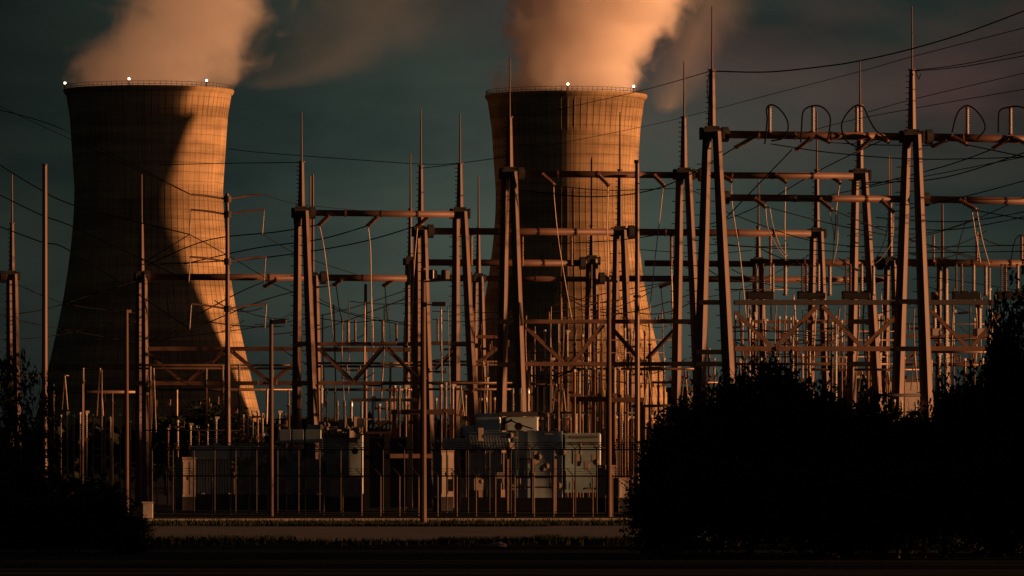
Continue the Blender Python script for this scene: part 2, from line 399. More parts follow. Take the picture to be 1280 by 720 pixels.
# ------------------------------------------------------------------ steam
def steam_mat(name, z0, zs, cxs, rxs, cy, ry, dens, amp, scale, lo, col=(1, .97, .95), seed=0.0, edge=1.0):
    M = bpy.data.materials.new(name); M.use_nodes = True
    nt = M.node_tree; nt.nodes.remove(nt.nodes['Principled BSDF']); out = nt.nodes['Material Output']; N = nt.nodes.new; L = nt.links.new
    tc = N('ShaderNodeTexCoord'); sp = N('ShaderNodeSeparateXYZ'); L(tc.outputs['Object'], sp.inputs[0])
    def curve(vals):
        r = N('ShaderNodeFloatCurve'); c = r.mapping.curves[0]; lo_, hi_ = min(vals), max(vals)
        if hi_ - lo_ < 1e-3: hi_ = lo_ + 1
        mr = N('ShaderNodeMapRange'); mr.inputs['From Min'].default_value = zs[0]; mr.inputs['From Max'].default_value = zs[-1]
        L(sp.outputs['Z'], mr.inputs['Value']); L(mr.outputs[0], r.inputs['Value'])
        pts = [((z - zs[0]) / (zs[-1] - zs[0]), (v - lo_) / (hi_ - lo_)) for z, v in zip(zs, vals)]
        c.points[0].location = pts[0]; c.points[1].location = pts[-1]
        for p in pts[1:-1]: c.points.new(*p)
        r.mapping.update()
        o = N('ShaderNodeMapRange'); o.inputs['To Min'].default_value = lo_; o.inputs['To Max'].default_value = hi_; L(r.outputs[0], o.inputs['Value']); return o.outputs[0]
    def op(o, a, b_):
        q = N('ShaderNodeMath'); q.operation = o
        for i, v in enumerate((a, b_)):
            if isinstance(v, (int, float)): q.inputs[i].default_value = v
            else: L(v, q.inputs[i])
        return q.outputs[0]
    ux = op('DIVIDE', op('SUBTRACT', sp.outputs['X'], curve(cxs)), curve(rxs)); uy = op('DIVIDE', op('SUBTRACT', sp.outputs['Y'], cy), ry)
    uy1 = op('MULTIPLY', uy, uy); uy2 = op('MULTIPLY', uy1, uy1); u = op('SQRT', op('ADD', op('MULTIPLY', ux, ux), op('MULTIPLY', uy2, uy2)), 0)
    mpn = N('ShaderNodeMapping'); mpn.inputs['Location'].default_value = (seed, seed * 2, seed * .7); L(tc.outputs['Object'], mpn.inputs['Vector'])
    nz = N('ShaderNodeTexNoise'); nz.inputs['Scale'].default_value = scale; nz.inputs['Detail'].default_value = 6; nz.inputs['Roughness'].default_value = .58
    nz.inputs['Distortion'].default_value = .6
    L(mpn.outputs[0], nz.inputs['Vector'])
    v = op('ADD', op('SUBTRACT', edge, u), op('MULTIPLY', op('SUBTRACT', nz.outputs['Fac'], .5), amp))
    mr = N('ShaderNodeMapRange'); mr.inputs['From Min'].default_value = 0; mr.inputs['From Max'].default_value = lo; mr.inputs['To Max'].default_value = dens
    mr.interpolation_type = 'SMOOTHSTEP'; L(v, mr.inputs['Value'])
    vs = N('ShaderNodeVolumePrincipled'); vs.inputs['Color'].default_value = (*col, 1); vs.inputs['Anisotropy'].default_value = 0.0
    L(mr.outputs[0], vs.inputs['Density']); L(vs.outputs[0], out.inputs['Volume'])
    return M
def steam(rows, d, ry, label, dens, amp, scale, lo, seed, hull=1.25):
    """rows: (py, left px, right px) from the rim upwards"""
    zs = [CH + (HZ - y) / F * d for y, a, b in rows]; z0 = zs[0]
    cx = [((a + b) / 2 - 640) / F * d for y, a, b in rows]; rx = [(b - a) / 2 / F * d for y, a, b in rows]
    org = Vector((cx[0], d, z0)); r = random.Random(seed); B = MB(); n = 28
    M = steam_mat('steam_volume', 0, [z - z0 for z in zs], [c - cx[0] for c in cx], rx, 0, ry, dens, amp, scale, lo, seed=seed * 13.7)
    steps = 16
    def ip(vals, z):
        for i in range(len(zs) - 1):
            if z <= zs[i + 1] + 1e-6: t = (z - zs[i]) / (zs[i + 1] - zs[i]); return vals[i] + (vals[i + 1] - vals[i]) * t
        return vals[-1]
    ph = [r.uniform(0, 6.28) for _ in range(6)]
    for i in range(steps + 1):
        z = zs[0] + (zs[-1] - zs[0]) * i / steps; c = ip(cx, z); q = ip(rx, z)
        for k in range(n):
            a = 2 * math.pi * k / n
            h = hull * (1 + .05 * math.sin(3 * a + ph[0] + i * .5) + .04 * math.sin(5 * a + ph[1] - i * .8))
            if i == 0: h = min(h, .98)
            B.v.append(Vector((c + q * h * math.cos(a), d + ry * h * math.sin(a), z)))
    for i in range(steps):
        for k in range(n):
            j = (k + 1) % n; B.f.append((i * n + k, i * n + j, (i + 1) * n + j, (i + 1) * n + k))
    B.f.append(tuple(reversed(range(n)))); B.f.append(tuple(steps * n + k for k in range(n)))
    o = B.build('steam', M, org=org); tag(o, label, 'steam', 'steam from the cooling towers', 'stuff'); return o
steam([(111, 88, 286), (88, 94, 300), (60, 108, 320), (30, 134, 334), (0, 146, 346), (-60, 160, 372)], DL, 40, 'dull pink steam rising from the larger shaded cooling tower', .02, 2.5, .05, .5, 2, 1.4)
steam([(118, 616, 800), (90, 628, 806), (60, 638, 822), (30, 642, 842), (0, 648, 858), (-70, 655, 885)], DR, 35, 'bright orange steam rising from the smaller sunlit cooling tower', .1, 1.9, .055, .45, 5, 1.35)
steam([(138, 818, 850), (115, 806, 885), (80, 806, 905), (40, 812, 935), (0, 820, 960), (-60, 830, 1010)], DR + 75, 40, 'thin pink steam drifting beside the bright plume', .0055, 2.4, .035, 1.5, 9, 1.5)
steam([(110, 300, 345), (90, 300, 480), (60, 310, 560), (30, 320, 610), (0, 325, 630), (-60, 340, 660)], DL + 80, 42, 'faint steam haze trailing away from the larger cooling tower', .0017, 2.4, .03, 1.3, 14, 1.45)

# ------------------------------------------------------------------ vegetation
def crown_mesh(seed, w, dp, h, z0, n_cl, leaf, per, dome=True):
    r = random.Random(seed); b = MB()
    lobes = [(Vector((r.uniform(-.6, .6) * w / 2, r.uniform(-.6, .6) * dp / 2, z0 + (h - z0) * r.uniform(.25, .72))), r.uniform(.28, .5)) for _ in range(9)]
    for _ in range(n_cl):
        c, q = r.choice(lobes)
        while True:
            v = Vector((r.uniform(-1, 1), r.uniform(-1, 1), r.uniform(-1, 1)))
            if .3 < v.length < 1: break
        p = c + Vector((v.x * q * w * .75, v.y * q * dp * .75, v.z * q * (h - z0) * .72))
        if p.z < z0 * .6 or p.z > h: continue
        cr = r.uniform(.5, 1.3) * leaf * 2.2
        for _ in range(per):
            o = Vector((r.gauss(0, 1), r.gauss(0, 1), r.gauss(0, .8))) * cr * .5 + p
            a = Vector((r.gauss(0, 1), r.gauss(0, 1), r.gauss(0, 1))).normalized(); t = a.cross(Vector((r.gauss(0, 1), r.gauss(0, 1), r.gauss(0, 1)))).normalized()
            s = leaf * r.uniform(.5, 1.1); k = len(b.v)
            b.v += [o - a * s, o + t * s * .45, o + a * s, o - t * s * .45]; b.f.append((k, k + 1, k + 2, k + 3))
    for _ in range(46 if w < 8 else 30):                       # loose shoots that break the outline
        c, q = r.choice(lobes); a0 = r.uniform(0, 6.28); t = r.uniform(.2, 1.4); dirv = Vector((math.cos(a0) * math.cos(t), math.sin(a0) * math.cos(t), math.sin(t)))
        st = c + Vector((dirv.x * q * w * .7, dirv.y * q * dp * .7, dirv.z * q * (h - z0) * .68)); ln = r.uniform(.4, 1.1); bend = Vector((r.uniform(-.3, .3), r.uniform(-.3, .3), r.uniform(.1, .5)))
        if st.z < z0: continue
        b.path([st, st + (dirv + bend * .4) * ln * .5, st + (dirv + bend) * ln], .012, 4)
        for k2 in range(r.randint(7, 16)):
            o = st + (dirv + bend * (k2 / 14)) * ln * (k2 + 1) / 15 + Vector((r.gauss(0, .06), r.gauss(0, .06), r.gauss(0, .06)))
            a = Vector((r.gauss(0, 1), r.gauss(0, 1), r.gauss(0, 1))).normalized(); t2 = a.cross(Vector((r.gauss(0, 1), r.gauss(0, 1), r.gauss(0, 1)))).normalized(); s_ = leaf * r.uniform(.3, .9); k = len(b.v)
            b.v += [o - a * s_, o + t2 * s_ * .45, o + a * s_, o - t2 * s_ * .45]; b.f.append((k, k + 1, k + 2, k + 3))
    return b
def trunk_mb(seed, h, r0, spread):
    r = random.Random(seed); b = MB(); top = Vector((r.uniform(-.2, .2), r.uniform(-.2, .2), h * .55))
    b.tube((0, 0, -.1), top, r0, r0 * .55, 8)
    for i in range(7):
        a = i * 6.28 / 7 + r.uniform(-.4, .4); st = Vector((0, 0, 0)).lerp(top, r.uniform(.35, 1))
        b.tube(st, st + Vector((math.cos(a) * spread * r.uniform(.4, .8), math.sin(a) * spread * r.uniform(.4, .8), h * r.uniform(.15, .35))), r0 * .4, r0 * .12, 6)
    return b
protos = {}
def plant(kind, seed, loc, w, h, label, cat, group, rz=0):
    key = (kind, seed)
    if key not in protos:
        if kind == 'shrub':
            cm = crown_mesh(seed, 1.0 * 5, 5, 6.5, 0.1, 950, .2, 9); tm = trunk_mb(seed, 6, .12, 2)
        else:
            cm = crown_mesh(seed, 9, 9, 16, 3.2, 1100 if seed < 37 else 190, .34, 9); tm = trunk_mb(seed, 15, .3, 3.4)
        protos[key] = (cm.mesh('crown'), tm.mesh('trunk'))
        protos[key][0].materials.append(M_LEAF); protos[key][1].materials.append(M_BARK)
    bw, bh = (5, 6.5) if kind == 'shrub' else (9, 16)
    T = thing(kind if kind == 'shrub' else 'tree', loc, label, cat, group); T.scale = (w / bw, w / bw, h / bh); T.rotation_euler.z = rz
    for nm, me in zip(('crown', 'trunk'), protos[key]):
        o = bpy.data.objects.new(nm, me); COL.objects.link(o); o.parent = T
    return T
right_bushes = [
 (836, 548, 73, 2.6, 'low dark shrub at the end of the fence, left edge of the hedge'),
 (862, 514, 76, 3.0, 'dark rounded shrub stepping up beside the fence-end shrub'),
 (893, 494, 79, 3.0, 'dark shrub covering the foot of the tallest left gantry tower'),
 (905, 480, 82, 3.2, 'narrow dark shrub rising against the front leg of the tall gantry'),
 (946, 468, 80, 4.6, 'highest rounded shrub in the middle hedge, under the V-braced girder'),
 (990, 478, 78, 4.4, 'ragged dark shrub just right of the highest rounded one'),
 (1036, 490, 80, 4.6, 'broad dark shrub with leafy gaps midway between the two tall gantries'),
 (1080, 496, 76, 4.0, 'flat-topped dark shrub left of the dip in the hedge'),
 (1118, 524, 74, 3.8, 'lowest dark shrub, in the dip before the second tall gantry'),
 (1156, 532, 76, 3.0, 'small dark shrub at the foot of the second tall gantry'),
 (1190, 464, 78, 2.2, 'slim upright dark shrub like a pointed finger, past the second gantry'),
 (1218, 480, 79, 3.6, 'dark shrub with ragged twigs beside the slim upright one'),
 (1252, 452, 73, 4.4, 'tall dark shrub near the picture edge in front of the far girder end'),
]
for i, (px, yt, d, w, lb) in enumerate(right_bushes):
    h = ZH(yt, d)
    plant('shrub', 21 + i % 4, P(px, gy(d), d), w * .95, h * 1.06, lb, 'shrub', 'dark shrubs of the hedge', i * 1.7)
for i, (px, yt, w) in enumerate([(836, 598, 2.8), (890, 575, 3.4), (940, 585, 3.6), (1000, 580, 3.8), (1062, 590, 3.6), (1122, 585, 3.6), (1182, 580, 3.8), (1240, 570, 3.8), (1290, 560, 3.6)]):
    d = 52 + (i * 7) % 5; plant('shrub', 21 + i % 4, P(px, gy(d), d), w * 1.05, ZH(yt, d) * 1.05, ORD[i] + ' low dark shrub of the front row, from the open grass rightwards', 'shrub', 'low shrubs of the front row', i * 1.3)
for i, (px, yt, w) in enumerate([(-10, 605, 3.4), (48, 622, 3.4), (100, 645, 2.8), (140, 662, 2.2)]):
    d = 60 + (i * 7) % 5; plant('shrub', 21 + i % 4, P(px, gy(d), d), w * 1.05, ZH(yt, d) * 1.05, ORD[i] + ' low dark shrub below the leafy edge tree, from the picture edge', 'shrub', 'low shrubs of the near corner', i * 1.3)
for i, (px, yt, d, w, lb) in enumerate([
  (1268, 372, 68, 2.2, 'tall dark tree at the far end of the hedge, its crown cut by the frame'),
  (1306, 345, 66, 3.2, 'tallest dark tree, mostly beyond the picture edge')]):
    h = ZH(yt, d)
    plant('tree', 31 + i, P(px, gy(d), d), w, h * 1.04, lb, 'tree', 'dark trees near the camera', i)
for i, (px, yt, d, w, h2, lb) in enumerate([
  (10, 428, 64, 2.2, 1, 'thin leafy dark tree in front of the spiked pole at the picture edge'),
  (-34, 408, 60, 2.6, 1, 'dark tree cut off by the near picture edge'),
  (62, 455, 70, .9, 1, 'small loose tree with big leaves before the bare steel pole')]):
    h = ZH(yt, d)
    plant('tree', 37 + i % 2, P(px, gy(d), d), w, h * 1.05, lb, 'tree', 'dark trees near the camera', 2 + i)
for i, (px, yt, d, w, lb) in enumerate([
  (20, 590, 84, 4.2, 'dark shrub below the thin leafy tree at the picture edge'),
  (75, 602, 88, 4.0, 'dark shrub hiding the foot of the bare steel pole'),
  (128, 626, 92, 3.2, 'dark shrub hiding the foot of the camera pole'),
  (168, 645, 96, 1.4, 'little dark shrub where the road begins'),
  (-30, 570, 82, 4.4, 'dark shrub partly outside the picture, beside the leafy tree')]):
    h = ZH(yt, d)
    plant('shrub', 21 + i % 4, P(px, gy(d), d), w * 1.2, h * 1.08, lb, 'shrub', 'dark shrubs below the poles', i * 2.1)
for i, (x, d, w, h) in enumerate([(27, 48, 9, 17), (34, 55, 10, 19), (29, 63, 9, 18), (36, 70, 10, 20), (30, 76, 9, 18), (41, 62, 10, 20), (25, 38, 9, 16), (33, 42, 9, 18), (33, 82, 9, 17), (40, 88, 9, 16), (50, 92, 10, 18)]):  # unseen trees, added to keep the low sun off hedge and foreground
    plant('tree', 35 + i % 2, (x, D(d), 0), w, h, 'unseen tall tree added on the right to shade the hedge', 'tree', 'unseen trees added to shade the hedge', i)
for i, (px, yt, d, w, lb) in enumerate([
  (252, 502, 330, 13, 'round dark tree silhouetted against the foot of the shaded tower'),
  (208, 522, 335, 8, 'lower dark tree joining the round one below the shaded tower'),
  (292, 528, 340, 8, 'small dark tree between the round one and the lit tower foot')]):
    h = ZH(yt, d)
    plant('tree', 33 + i % 2, P(px, gy(d), d), w, h, lb, 'tree', 'trees behind the switchyard', i)
for i, (x, d, w, h, lb) in enumerate([(13, 131, 5, 4.6, 'unseen shrub added behind the hedge to shade the fence, nearest the fence end'), (17, 135, 5, 4.8, 'unseen shrub added behind the hedge to shade the fence, second from the fence end'), (23, 134, 5, 4.8, 'unseen shrub added behind the hedge to shade the fence, third from the fence end')]):  # unseen behind the hedge, added to shade the left part of the fence
    plant('shrub', 21 + i % 4, (x, D(d), 0), w * .95, h, lb, 'shrub', 'unseen shrubs added to shade the fence', i)
for i, (x, d) in enumerate([(46, 206), (49, 213), (47, 220), (51, 227), (50, 234)]):  # unseen row, added so its shadow darkens low equipment across the yard
    plant('shrub', 21 + i % 4, (x, D(d), 0), 7, 9.6, ORD[i] + ' unseen tall shrub added behind the hedge to shade the yard', 'shrub', 'unseen tall shrubs added to shade the yard', i)
for i, (x, d) in enumerate([(26, 74), (28, 80), (29, 86), (30, 91), (21, -165), (22, -171), (22, -177), (23, -183), (23, -188), (24, 40), (25, 46), (24, 52), (25, 57), (25, 62), (26, 68), (33, 49), (34, 60), (35, 77)]):  # unseen shrubs, added to block low sun from the ground and near shrubs
    plant('shrub', 21 + i % 4, (x, D(d), 0), 6.5, 6.5, 'unseen dense shrub added on the right to shade the foreground', 'shrub', 'unseen shrubs added to shade the foreground', i)
fw = MB(); r = random.Random(11)
for i in range(120):
    x = -100 + 200 * i / 120; d = 900 + r.uniform(-20, 30); h = r.uniform(7, 10.5); q = r.uniform(3, 5)
    for _ in range(70):
        p = Vector((x + r.gauss(0, q * .6), d + r.gauss(0, 3), h * (1 - abs(r.gauss(0, .35))))); 
        a = Vector((r.gauss(0, 1), r.gauss(0, 1), r.gauss(0, 1))).normalized(); t = a.cross(Vector((r.gauss(0, 1), r.gauss(0, 1), r.gauss(0, 1)))).normalized(); s = r.uniform(.5, 1.5); k = len(fw.v)
        fw.v += [p - a * s, p + t * s * .6, p + a * s, p - t * s * .6]; fw.f.append((k, k + 1, k + 2, k + 3))
tag(fw.build('woods', M_LEAF, org=(0, 900, 0)), 'far dark wood along the horizon behind the switchyard', 'wood', kind='stuff')

# ------------------------------------------------------------------ gantry towers (A-frames)
G_A = 'steel A-frame gantry towers of the switchyard'
def a_frame(x, cy, d, spike, mast, yb, lx, rx, wt, wb, label, spread=1.4, tie=(), legs=True):
    g = P(x, gy(d), d); T = thing('gantry_tower', g, label, 'gantry tower', G_A)
    Y = gy(d)
    for bx, sx, dd in ((lx, -wt * .48, spread), (rx, wt * .48, -spread)):
        gx = x + sx + (bx - x - sx) * (Y - cy) / (yb - cy)
        top = P(x + sx, cy - 2, d); bot = P(gx, Y, d); bot.y += dd * 1.6; top.y += dd * .25; bot.z = 0
        b = MB().tube(bot, top, m(wb / 2 * 1.08, d), m(wt / 2 * .95, d), 8, rot=math.pi / 16)
        # step bolts
        for k in range(24):
            q = bot.lerp(top, .15 + .8 * k / 24); b.tube(q - Vector((m(wb / 2, d) * 1.35, 0, 0)), q, .03, n=4)
        b.build('leg', M_STEEL, T)
    c = MB(); c.box(P(x, cy, d), (m(wt * 2.1, d), 1.0, m(wt * 1.05, d)), .12, .06)
    c.box(P(x, cy - wt * .6, d), (m(wt * 1.4, d), .8, m(4, d)), .12)
    for s in (-1, 1): c.box(P(x + s * wt * 1.12, cy, d), (m(wt * .25, d), .85, m(wt * 1.25, d)), .12)
    c.build('cap', M_DARK, T)
    if mast:
        mb = MB().tube(P(x, cy - wt * .8, d), P(x, mast, d), m(wt * .46, d), m(wt * .30, d), 8, rot=math.pi / 16)
        mb.tube(P(x, mast, d), P(x, mast - 1.5, d), m(wt * .42, d), n=8)
        for k in range(10): q = P(x, cy - wt - (cy - wt - mast) * k / 10, d); mb.tube(q - Vector((m(wt * .65, d), 0, 0)), q, .03, n=4)
        mb.build('mast', M_STEEL, T)
        MB().tube(P(x, mast, d), P(x, spike, d), m(1.25, d), m(.75, d), 6).build('lightning_rod', M_STEEL, T)
    elif spike:
        MB().tube(P(x, cy, d), P(x, spike, d), m(2.0, d), m(1.2, d), 6).build('lightning_rod', M_STEEL, T)
    for ty in tie:
        t = (ty - cy) / (yb - cy)
        MB().bar(P(x + (lx - x) * t - wt * .6, ty, d), P(x + (rx - x) * t + wt * .6, ty, d), m(5, d) , m(6, d)).build('cross_tie', M_DARK, T)
    return T
a_frame(890, 167, 160, 8, 88, 480, 876, 910, 12, 18, 'tallest gantry tower with long lightning rod, right of the sunlit cooling tower', 1.8, (378, 440, 455))
a_frame(1140, 171, 163, 8, 88, 480, 1125, 1155, 12, 18, 'second tallest gantry tower with long lightning rod over the hedge dip', 1.8, (377, 436))
a_frame(637, 217, 182, 72, 147, 490, 627, 651, 10.5, 14, 'gantry tower in front of the dark side of the sunlit cooling tower', 1.6, (402, 456))
a_frame(855, 218, 184, 77, 147, 490, 846, 872, 10.5, 14, 'gantry tower just right of the sunlit cooling tower', 1.6, (402, 455))
a_frame(1075, 219, 187, 77, 132, 480, 1066, 1094, 10.5, 14, 'gantry tower left of the second tallest one, its rod shorter', 1.6, (402, 455))
a_frame(377, 266, 205, 140, 203, 510, 370, 392, 10, 13, 'gantry tower standing right of the pole with four cross-arms', 1.5, (430, 479))
a_frame(575, 267, 208, 142, 205, 510, 569, 592, 10, 13, 'gantry tower at the right end of the free beam between the cooling towers', 1.5, (430, 479))
a_frame(526, 290, 215, 137, 208, 500, 521, 536, 9, 13, 'thick gantry tower behind the floodlight pole', 1.5, (430, 479))
a_frame(775, 290, 218, 140, 213, 500, 768, 787, 9, 12, 'gantry tower before the bright face of the sunlit cooling tower', 1.5, (455,))
a_frame(1021, 292, 221, 139, 213, 480, 1014, 1031, 9, 12, 'gantry tower ending the ribbed beam midway between the tallest two', 1.5, (437,))
a_frame(15, 345, 226, 218, 280, 470, 11, 22, 8, 10, 'spiked gantry tower at the near picture edge, beside the bare pole', 1.3, (458,))
a_frame(177, 346, 228, 218, 280, 580, 172, 184, 8, 10, 'slender spiked gantry tower in front of the shaded cooling tower', 1.3, (479,))
a_frame(391, 347, 232, 218, None, 520, 388, 399, 8, 9.5, 'slim gantry tower half hidden behind the tower near the four-armed pole', 1.2)
a_frame(513, 327, 236, 192, 262, 520, 509, 519, 7, 9, 'thin dark gantry tower left of the thick one by the floodlights', 1.2)
a_frame(598, 348, 236, 220, 286, 510, 592, 605, 7.5, 9.5, 'low gantry tower left of the dark side of the sunlit cooling tower', 1.2, (432,))
a_frame(740, 326, 240, 195, 283, 500, 734, 746, 8, 9.5, 'low gantry tower in front of the centre of the sunlit cooling tower', 1.2, (455,))
a_frame(948, 328, 240, 222, 284, 480, 944, 954, 7.5, 9.5, 'low gantry tower among insulators right of the tallest one', 1.2)
a_frame(1113, 328, 241, 195, 255, 480, 1107, 1120, 8, 9.5, 'low gantry tower just left of the second tallest one', 1.2, (436,))
a_frame(1178, 328, 243, 255, None, 480, 1174, 1183, 7, 8.5, 'slim gantry tower just right of the second tallest one', 1.2)

# ------------------------------------------------------------------ beams
G_B = 'horizontal steel beams between the gantry towers'
def beam(x0, y0, x1, y1, d0, th, label, flange=(), M=M_RUST):
    d1 = d0 + abs(x1 - x0) * .011
    b0, b1 = P(x0, y0, d0), P(x1, y1, d1)
    T = thing('beam', b0, label, 'beam', G_B)
    MB().tube(b0, b1, m(th / 2, d0), n=10, rot=.3).build('tube', M, T, True)
    for fx in flange:
        t = (fx - x0) / (x1 - x0); q = b0.lerp(b1, t); ax = (b1 - b0).normalized()
        MB().tube(q - ax * .22, q + ax * .22, m(th * .95, d0), n=12).build('flange', M_DARK, T)
    n = max(2, int(abs(x1 - x0) / 45)); b = MB()
    for i in range(1, n):                       # welded collars
        q = b0.lerp(b1, i / n); ax = (b1 - b0).normalized(); b.tube(q - ax * .06, q + ax * .06, m(th * .56, d0), n=10)
    b.build('collar', M, T)
    return T
beam(902, 168, 1130, 171, 160.5, 10, 'highest beam, joining the two tallest gantry towers, three arresters on it', (906,))
beam(1150, 171, 1310, 175, 163, 10, 'highest beam running out of the picture from the second tallest tower', (1161,))
beam(903, 247, 1128, 249, 161.5, 9, 'thick beam below the highest one, between the two tallest towers', (907,))
beam(1153, 249, 1310, 252, 164, 9, 'thick lower beam running out of the picture past the second tallest tower', (1157,))
beam(647, 217, 845, 219, 182, 8.5, 'upper beam crossing the sunlit cooling tower', (651,))
beam(864, 219, 1066, 220, 184, 8.5, 'upper beam passing behind the tallest tower', (877,))
beam(386, 266, 567, 268, 205, 8, 'free beam against open sky between the two cooling towers', (390,))
beam(186, 346, 386, 347, 228, 8.5, 'low beam crossing the lit face of the shaded cooling tower', (183.5,))
beam(400, 347, 508, 348, 232, 8.5, 'low beam under the free beam, its left half', (404,))
beam(538, 347, 590, 348, 234, 8.5, 'short low beam behind the floodlights', (586,))
beam(606, 348, 734, 349, 237, 7, 'low dim beam across the dark side of the sunlit cooling tower')
beam(748, 348, 1107, 350, 238, 8, 'long low beam running right from the bright cooling tower face', (752,))
beam(535, 289, 766, 290, 215, 9, 'ribbed beam reaching the middle of the sunlit cooling tower', (538,))
beam(786, 290, 1013, 292, 218, 9, 'ribbed beam from the bright tower face to behind the tallest tower', (789,))
beam(520, 328, 733, 329, 237, 8.5, 'hanging-insulator beam across the dark tower side, under the ribbed beam', (728,))
beam(806, 329, 943, 330, 239, 8, 'dim beam behind the tallest tower legs, carrying insulators')
beam(955, 328, 1106, 329, 239.5, 9, 'beam under three platforms of insulators between the tallest towers', (1100,))
beam(1121, 328, 1310, 330, 241, 9.5, 'insulator beam running out of the picture at mid height', (1126,))
beam(-30, 345, 8, 346, 225, 8, 'stub of low beam entering at the near picture edge', (4,))

# ------------------------------------------------------------------ braced girders
G_T = 'braced girders carrying the busbars'
def girder(x0, x1, yt, yb_, d, ct, label, braces, Mt=M_RUST, bt=3, Mtop=None):
    T = thing('braced_girder', P(x0, yb_ or yt, d), label, 'girder', G_T)
    dd = abs(x1 - x0) * .011
    for y, nm in ((yt, 'top_chord'), (yb_, 'bottom_chord')):
        if y is None: continue
        b = MB()
        a0, a1 = P(x0, y, d), P(x1, y, d + dd)
        b.bar(a0 + Vector((0, -.35, 0)), a1 + Vector((0, -.35, 0)), .12, m(ct, d))
        b.bar(a0 + Vector((0, .45, 0)), a1 + Vector((0, .45, 0)), .12, m(ct, d))
        n = max(2, int((x1 - x0) / 14))
        for i in range(n + 1): q = a0.lerp(a1, i / n); b.bar(q + Vector((0, -.3, 0)), q + Vector((0, .4, 0)), .1, m(ct * .7, d))
        b.build(nm, (Mtop or Mt) if nm == 'top_chord' else Mt, T)
    for k, (ax, ay, bx, by) in enumerate(braces):
        b = MB(); t0 = (ax - x0) / (x1 - x0) * dd; t1 = (bx - x0) / (x1 - x0) * dd
        b.bar(P(ax, ay, d + t0) + Vector((0, -.33, 0)), P(bx, by, d + t1) + Vector((0, -.33, 0)), .14, m(bt, d))
        b.bar(P(ax + 3, ay, d + t0) + Vector((0, .43, 0)), P(bx + 3, by, d + t1) + Vector((0, .43, 0)), .14, m(bt, d))
        b.build('brace', Mt, T)
    return T
girder(186, 366, 436, 479, 224, 5, 'braced girder crossing the foot of the shaded cooling tower', [(186, 443, 226, 476), (236, 476, 278, 439), (288, 439, 333, 476), (340, 476, 364, 456)])
girder(398, 522, 430, 479, 206, 4.5, 'braced girder between the four-armed pole and the floodlight pole', [(398, 436, 438, 476), (441, 476, 477, 434), (481, 434, 522, 474)])
girder(540, 566, 429, 479, 209, 4.5, 'short braced girder right of the floodlight pole', [(541, 462, 566, 438)], M_DARK)
girder(596, 625, 421, 479, 210, 4, 'short braced girder left of the dark tower side', [(598, 452, 624, 432)])
girder(655, 762, 402, 455, 184, 5, 'braced girder across the dark side of the sunlit cooling tower', [(657, 410, 702, 452), (716, 452, 752, 406)])
girder(764, 842, 402, 455, 186, 5, 'braced girder crossing the bright foot of the sunlit cooling tower', [(766, 413, 800, 452), (808, 448, 842, 412)])
girder(918, 1120, 378, 436, 168, 6, 'big V-braced girder between the two tallest gantry towers', [(918, 390, 962, 432), (969, 432, 1020, 383), (1027, 383, 1074, 432), (1080, 432, 1120, 394)], M_RUST, 3.4, M_DARK)
girder(1160, 1250, 378, 436, 170, 6, 'V-braced girder past the second tallest tower, ending in the hedge', [(1162, 388, 1207, 433), (1214, 433, 1250, 392)], M_RUST, 3.4, M_DARK)
girder(920, 1060, 402, 455, 214, 4, 'farther thin girder seen through the big V-braced one', [(922, 452, 960, 408), (966, 408, 1005, 452), (1010, 452, 1052, 408)], M_RUST, 3)
girder(1125, 1245, 420, 455, 216, 4, 'farther thin girder beyond the second tallest tower', [(1128, 452, 1160, 424), (1166, 424, 1200, 452)], M_RUST, 3)
girder(398, 512, 437, None, 222, 5, 'single dull girder behind the braced one near the four-armed pole', [])
girder(440, 520, 500, None, 200, 4, 'dark low girder just above the smaller transformer', [], M_DARK)

# ------------------------------------------------------------------ bus pipes (tubular busbars)
G_P = 'tubular busbars of the switchyard'
def pipe(x0, x1, y, d, th, label, M=M_GALV, twin=0, y1=None):
    b = MB(); y1 = y if y1 is None else y1
    b.tube(P(x0, y, d), P(x1, y1, d + abs(x1 - x0) * .011), m(th / 2, d), n=8)
    if twin: b.tube(P(x0, y + twin, d), P(x1, y1 + twin, d + abs(x1 - x0) * .011), m(th / 2, d), n=8)
    o = b.build('busbar', M, None, True); tag(o, label, 'busbar', G_P); return o
pipe(66, 366, 456.5, 214, 3, 'twin busbar running across in front of the shaded tower foot', twin=4)
pipe(396, 518, 454, 216, 3, 'twin busbar behind the braced girder left of the floodlight pole', twin=4)
pipe(540, 640, 452, 216, 3, 'twin busbar running right from the floodlight pole', twin=4)
pipe(66, 175, 490, 232, 4, 'dull low busbar in front of the dark tower foot')
pipe(190, 366, 487, 226, 3.6, 'low busbar under the girder at the shaded tower foot')
pipe(400, 520, 487, 226, 3.4, 'low busbar under the girder beside the floodlight pole')
pipe(480, 640, 478.5, 203, 3, 'low busbar just above the larger transformer, upper one')
pipe(515, 640, 486.5, 205, 3, 'low busbar just above the larger transformer, lower one')
pipe(645, 700, 480, 196, 2.6, 'short busbar over three dark bushings of the larger transformer')
pipe(800, 872, 461, 178, 3, 'bright busbar ending at the tallest tower')
pipe(815, 905, 478, 192, 3, 'dim busbar below the bright one by the tallest tower')
pipe(714, 860, 461, 190, 2.6, 'thin busbar over rows of small insulators at the bright tower foot')
pipe(918, 1120, 455, 190, 3, 'busbar skimming the hedge between the tallest towers, upper one')
pipe(925, 1110, 462, 205, 3, 'busbar skimming the hedge between the tallest towers, lower one')
pipe(1068, 1150, 462, 172, 3, 'busbar above the dip in the hedge')
pipe(1158, 1246, 440, 166, 3.2, 'bright busbar under the last V-braced girder')
pipe(1160, 1240, 456, 205, 4, 'dull busbar behind the slim upright shrub')
pipe(66, 86, 469.5, 214, 1.8, 'short bright bar on the first busbar post')
pipe(0, 50, 470, 226, 2, 'thin busbar behind the leafy tree at the picture edge')
